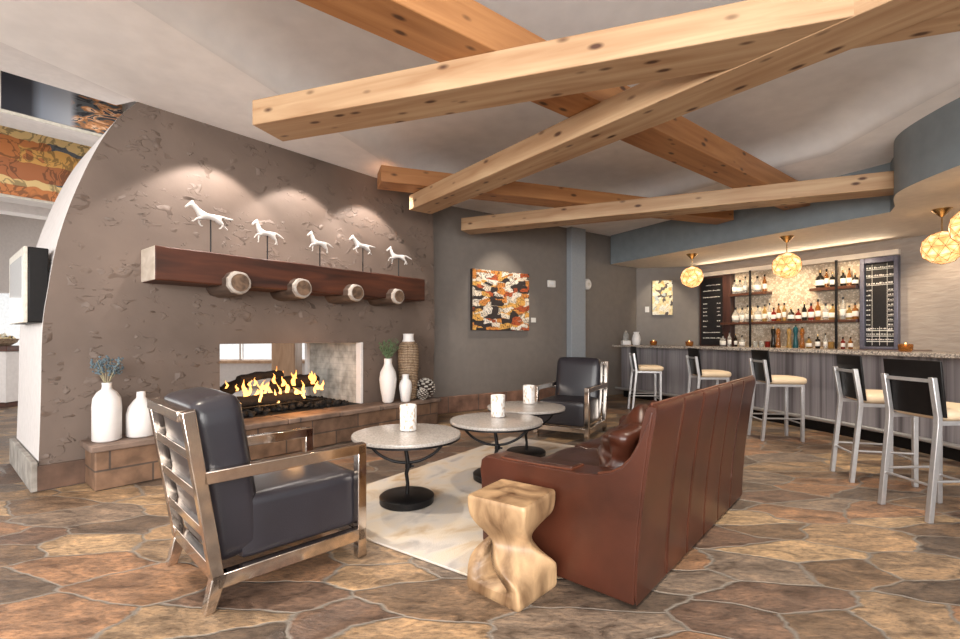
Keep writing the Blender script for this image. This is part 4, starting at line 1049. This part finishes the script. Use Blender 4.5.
row([(.87, 'square', 'clear', 1.0), (.98, 'round', 'clear', 1.0), (1.09, 'wine', 'clear', 1.0), (1.20, 'slim', 'clear', .95), (1.33, 'round', 'clear', 1.15), (1.47, 'wine', 'amber', 1.0)], 2.176, 'the upper left bar shelf', 'bottles on the upper left shelf')
row([(2.43, 'round', 'dark', 1.15), (2.53, 'slim', 'amber', 1.0), (2.62, 'square', 'dark', .9), (2.78, 'square', 'dark', .95), (2.87, 'wine', 'amber', .9), (2.955, 'round', 'dark', .75)], 2.161, 'the upper right bar shelf', 'bottles on the upper right shelf')
row([(.89, 'round', 'clear', 1.1), (1.025, 'square', 'clear', 1.0), (1.135, 'wine', 'clear', 1.0), (1.21, 'slim', 'gold', .85), (1.34, 'round', 'clear', 1.15), (1.47, 'wine', 'gold', 1.0), (1.56, 'slim', 'clear', 1.1), (1.64, 'square', 'red', .9),
     (1.73, 'wine', 'amber', 1.0), (1.83, 'slim', 'gold', 1.05), (1.95, 'round', 'dark', .9), (2.075, 'round', 'red', .8), (2.175, 'wine', 'dark', 1.0), (2.285, 'square', 'red', 1.05), (2.395, 'wine', 'amber', 1.1), (2.515, 'square', 'clear', 1.0),
     (2.625, 'round', 'gold', 1.0), (2.78, 'wine', 'clear', 1.15), (2.87, 'round', 'gold', .85), (2.955, 'square', 'amber', .95)], 1.586, 'the long middle bar shelf', 'bottles on the middle shelf')
row([(.70, 'round', 'clear', .95), (.84, 'wine', 'clear', .95), (.97, 'wine', 'dark', .8), (1.10, 'round', 'clear', .85), (1.36, 'tumbler', 'clear', 1.2), (1.48, 'tumbler', 'clear', 1.2), (1.595, 'tumbler', 'red', 1.2), (1.70, 'pepper', 'dark', 1.15), (1.79, 'pepper', 'amber', 1.1),
     (1.98, 'pepper', 'gold', 1.1), (2.09, 'pepper', 'teal', 1.2), (2.20, 'pepper', 'amber', 1.1), (2.31, 'round', 'gold', .75), (2.45, 'square', 'dark', .85), (2.57, 'wine', 'clear', .8), (2.655, 'tumbler', 'gold', 1.2), (2.83, 'square', 'red', .7), (2.94, 'square', 'amber', .7)],
    1.076, 'the back counter behind the bar', 'bottles along the back counter', .27)

# ------------------------------------------------------------------ pendants
def pendant(label, x, y, z):
    root = thing('pendant_lamp', label, 'lamp', (x, y, z), 0, 'pendant lamps over the bar')
    h = 2.87-z
    MB().lathe([(.015, h-.10), (.03, h-.085), (.10, h-.006), (.10, h)], 24).build('canopy', M['brass'], root)
    mb = MB(); mb.tube([(0, 0, .19), (0, 0, h-.09)], .008, 8); mb.build('rod', M['brass'], root)
    mb = MB(); bmesh.ops.create_icosphere(mb.bm, subdivisions=2, radius=.205)
    for v_ in mb.bm.verts: v_.co *= 1+.05*noise.noise(v_.co*9)
    g = mb.build('globe', M['globe'], root, smooth=False)
    mb = MB(); bmesh.ops.create_icosphere(mb.bm, subdivisions=2, radius=.207)
    bmesh.ops.rotate(mb.bm, verts=mb.bm.verts, cent=(0, 0, 0), matrix=Matrix.Rotation(.0, 3, 'Z'))
    for v_ in mb.bm.verts: v_.co *= 1+.05*noise.noise(v_.co*9)
    c = mb.build('brass_lattice', M['brass'], root, smooth=False)
    w_ = c.modifiers.new('Wire', 'WIREFRAME'); w_.thickness = .0045
    return root
pd = [('globe pendant lamp farthest along the bar, beside the gold canvas', 4.06, 9.0, 2.43), ('globe pendant lamp in front of the middle of the bar shelves', 4.85, 7.43, 2.41),
      ('globe pendant lamp hanging near the right edge of the picture', 5.74, 5.84, 2.39), ('globe pendant lamp cut off by the right edge of the picture', 4.98, 4.72, 2.40)]
for lb, x, y, z in pd: pendant(lb, x, y, z)

# ------------------------------------------------------------------ wall things
def wall_art(label, P, A, x0, x1, z0, z1, m, dep=.07):
    t = thing('canvas_painting', label, 'painting', (*P, 0), A)
    MB().box(x0, x1, -dep, -.002, z0, z1).build('stretcher_frame', M['canvas_edge'], t, bevel=.004)
    MB().box(x0+.004, x1-.004, -dep-.006, -dep, z0+.004, z1-.004).build('painted_canvas', m, t)
wall_art('square abstract canvas in rust, cream and black on the rear wall', RP, RA, .23, 1.53, 1.40, 2.47, M['art_orange'])
wall_art('gold and cream abstract canvas on the wall left of the blackboard', AP, AA, .29, .73, 1.78, 2.57, M['art_gold'], .05)
def plate(name, label, cat, P, A, mb, m, b=.004): return tag(mb.build(name, m, loc=(*P, 0), rot=A, bevel=b), label, cat)
plate('caption_card', 'small white caption card right of the rust canvas', 'card', RP, RA, MB().box(1.64, 1.76, -.012, -.002, 1.56, 1.65), M['paper'])
t = thing('thermostat', 'white thermostat box on the rear wall left of the pale pilaster', 'thermostat', (*RP, 0), RA)
MB().box(2.06, 2.26, -.045, -.002, 2.26, 2.40).build('case', M['plastic_white'], t, bevel=.012)
MB().box(2.10, 2.20, -.05, -.045, 2.31, 2.37).build('display', M['screen'], t)
t = thing('smoke_alarm', 'round white alarm on the wall right of the pale pilaster', 'alarm', (*RP, 0), RA)
o = MB(); o.lathe([(.115, 0), (.115, .03), (.09, .055), (.03, .06)], 28); o = o.build('body', M['plastic_white'], t); o.location = (3.20, -.002, 2.39); o.rotation_euler = (PI/2, 0, 0)
o = MB(); o.lathe([(.035, .058), (.03, .07), (.005, .072)], 16); o = o.build('vent_dome', M['bezel'], t); o.location = (3.20, -.002, 2.39); o.rotation_euler = (PI/2, 0, 0)
t = thing('light_switch', 'small white switch plate left of the gold canvas', 'switch', (*AP, 0), AA)
MB().box(.14, .23, -.010, -.002, 1.85, 1.98).build('plate', M['plastic_white'], t, bevel=.003)
MB().box(.17, .20, -.016, -.010, 1.885, 1.945).build('rocker', M['plastic_white'], t, bevel=.002)

# ------------------------------------------------------------------ light
def lamp(kind, name, loc, energy, col, aim=None, **kw):
    l = D.lights.new(name, kind); l.energy = energy; l.color = col
    for k, v in kw.items(): setattr(l, k, v)
    o = D.objects.new(name, l); C.objects.link(o); o.location = loc
    if aim is not None: o.rotation_euler = (Vector(aim)-Vector(loc)).to_track_quat('-Z', 'Y').to_euler()
    return o
for q, e in ((1.32, 150), (2.30, 125), (3.25, 120)):
    lamp('SPOT', 'mantel_spot', fire(q, .46, 3.46), e, (1, .90, .82), fire(q, .40, 0), spot_size=math.radians(97), spot_blend=.22, shadow_soft_size=.03)
lamp('SPOT', 'picture_spot', rear(.88, 1.1, 3.42), 110, (1, .86, .7), rear(.88, 0, 1.8), spot_size=math.radians(60), spot_blend=.7, shadow_soft_size=.04)
lamp('SPOT', 'picture_spot', alc(.5, .8, 2.84), 45, (1, .84, .62), alc(.5, 0, 1.9), spot_size=math.radians(70), spot_blend=.7, shadow_soft_size=.04)
for q in (.9, 1.9, 2.9): lamp('SPOT', 'shelf_spot', barw(q, .9, 2.84), 95, (1, .80, .55), barw(q, .05, 1.5), spot_size=math.radians(95), spot_blend=.8, shadow_soft_size=.05)
for q in (4.2, 5.4): lamp('SPOT', 'wall_spot', barw(q, .7, 2.84), 80, (1, .80, .58), barw(q, 0, 1.5), spot_size=math.radians(95), spot_blend=.8, shadow_soft_size=.05)
for px_, py_, e in ((3.35, 6.85, 200), (3.4, 4.75, 210), (2.3, 3.3, 230), (-2.0, 2.2, 330), (-.3, 4.4, 130), (1.2, 1.5, 140)):
    lamp('SPOT', 'ceiling_spot', (px_, py_, 3.44), e, (1, .88, .72), (px_+.1, py_+.1, 0), spot_size=math.radians(80), spot_blend=.6, shadow_soft_size=.05)
lamp('AREA', 'valance_light', barw(1.8, .24, 2.715), 11, (1, .80, .58), barw(1.8, 1.7, 3.35), shape='RECTANGLE', size=3.3, size_y=.10)  # no lamp here: uplight added to brighten the soffit underside
lamp('POINT', 'fire_light', fire(2.2, .15, .75), 14, (1, .5, .18), shadow_soft_size=.08)
# unseen fill added behind the camera; daylight from the left and far windows
lamp('AREA', 'window_daylight', (-1.0, -2.6, 2.1), 820, (1, .97, .94), (-.4, 4, 3.2), shape='RECTANGLE', size=9, size_y=2.2)
lamp('AREA', 'window_daylight', (-10.5, 3.5, 2.1), 150, (1, .97, .94), (-3.5, 5.0, 1.8), shape='RECTANGLE', size=7, size_y=3.0)
lamp('AREA', 'window_daylight', (-10.5, 12.238, 1.56), 420, (1, .98, .95), (-10.5, 6, 1.56), shape='RECTANGLE', size=16, size_y=1.70)
w = D.worlds.new('World'); sc.world = w; w.use_nodes = True
wt = w.node_tree; bg = wt.nodes['Background']      # bright hazy sky near the horizon, dim ground below it
tc = N(wt, 'ShaderNodeTexCoord'); sp = N(wt, 'ShaderNodeSeparateXYZ'); L(wt, tc.outputs['Generated'], sp.inputs[0])
ma = N(wt, 'ShaderNodeMath', operation='MULTIPLY_ADD'); L(wt, sp.outputs[2], ma.inputs[0]); ma.inputs[1].default_value = .5; ma.inputs[2].default_value = .5
sr = ramp(wt, [(0.0, (.10, .09, .08)), (.445, (.16, .15, .135)), (.47, (1, .985, .96)), (.62, (.62, .63, .64)), (1.0, (.40, .43, .47))]); L(wt, ma.outputs[0], sr.inputs['Fac'])
L(wt, sr.outputs['Color'], bg.inputs['Color']); bg.inputs['Strength'].default_value = 1.2

# ------------------------------------------------------------------ camera
cam = D.cameras.new('Camera'); co = D.objects.new('Camera', cam); C.objects.link(co)
co.location = (0, 0, 1.28); co.rotation_euler = (PI/2, 0, 0)
cam.sensor_width = 36; cam.lens = 36*470/960; cam.shift_y = (337-319.5)/960; cam.clip_start = .05
sc.camera = co
vs = sc.view_settings; vs.view_transform = 'Standard'; vs.look = 'None'; vs.gamma = 1; vs.use_curve_mapping = False; vs.exposure = 0.0
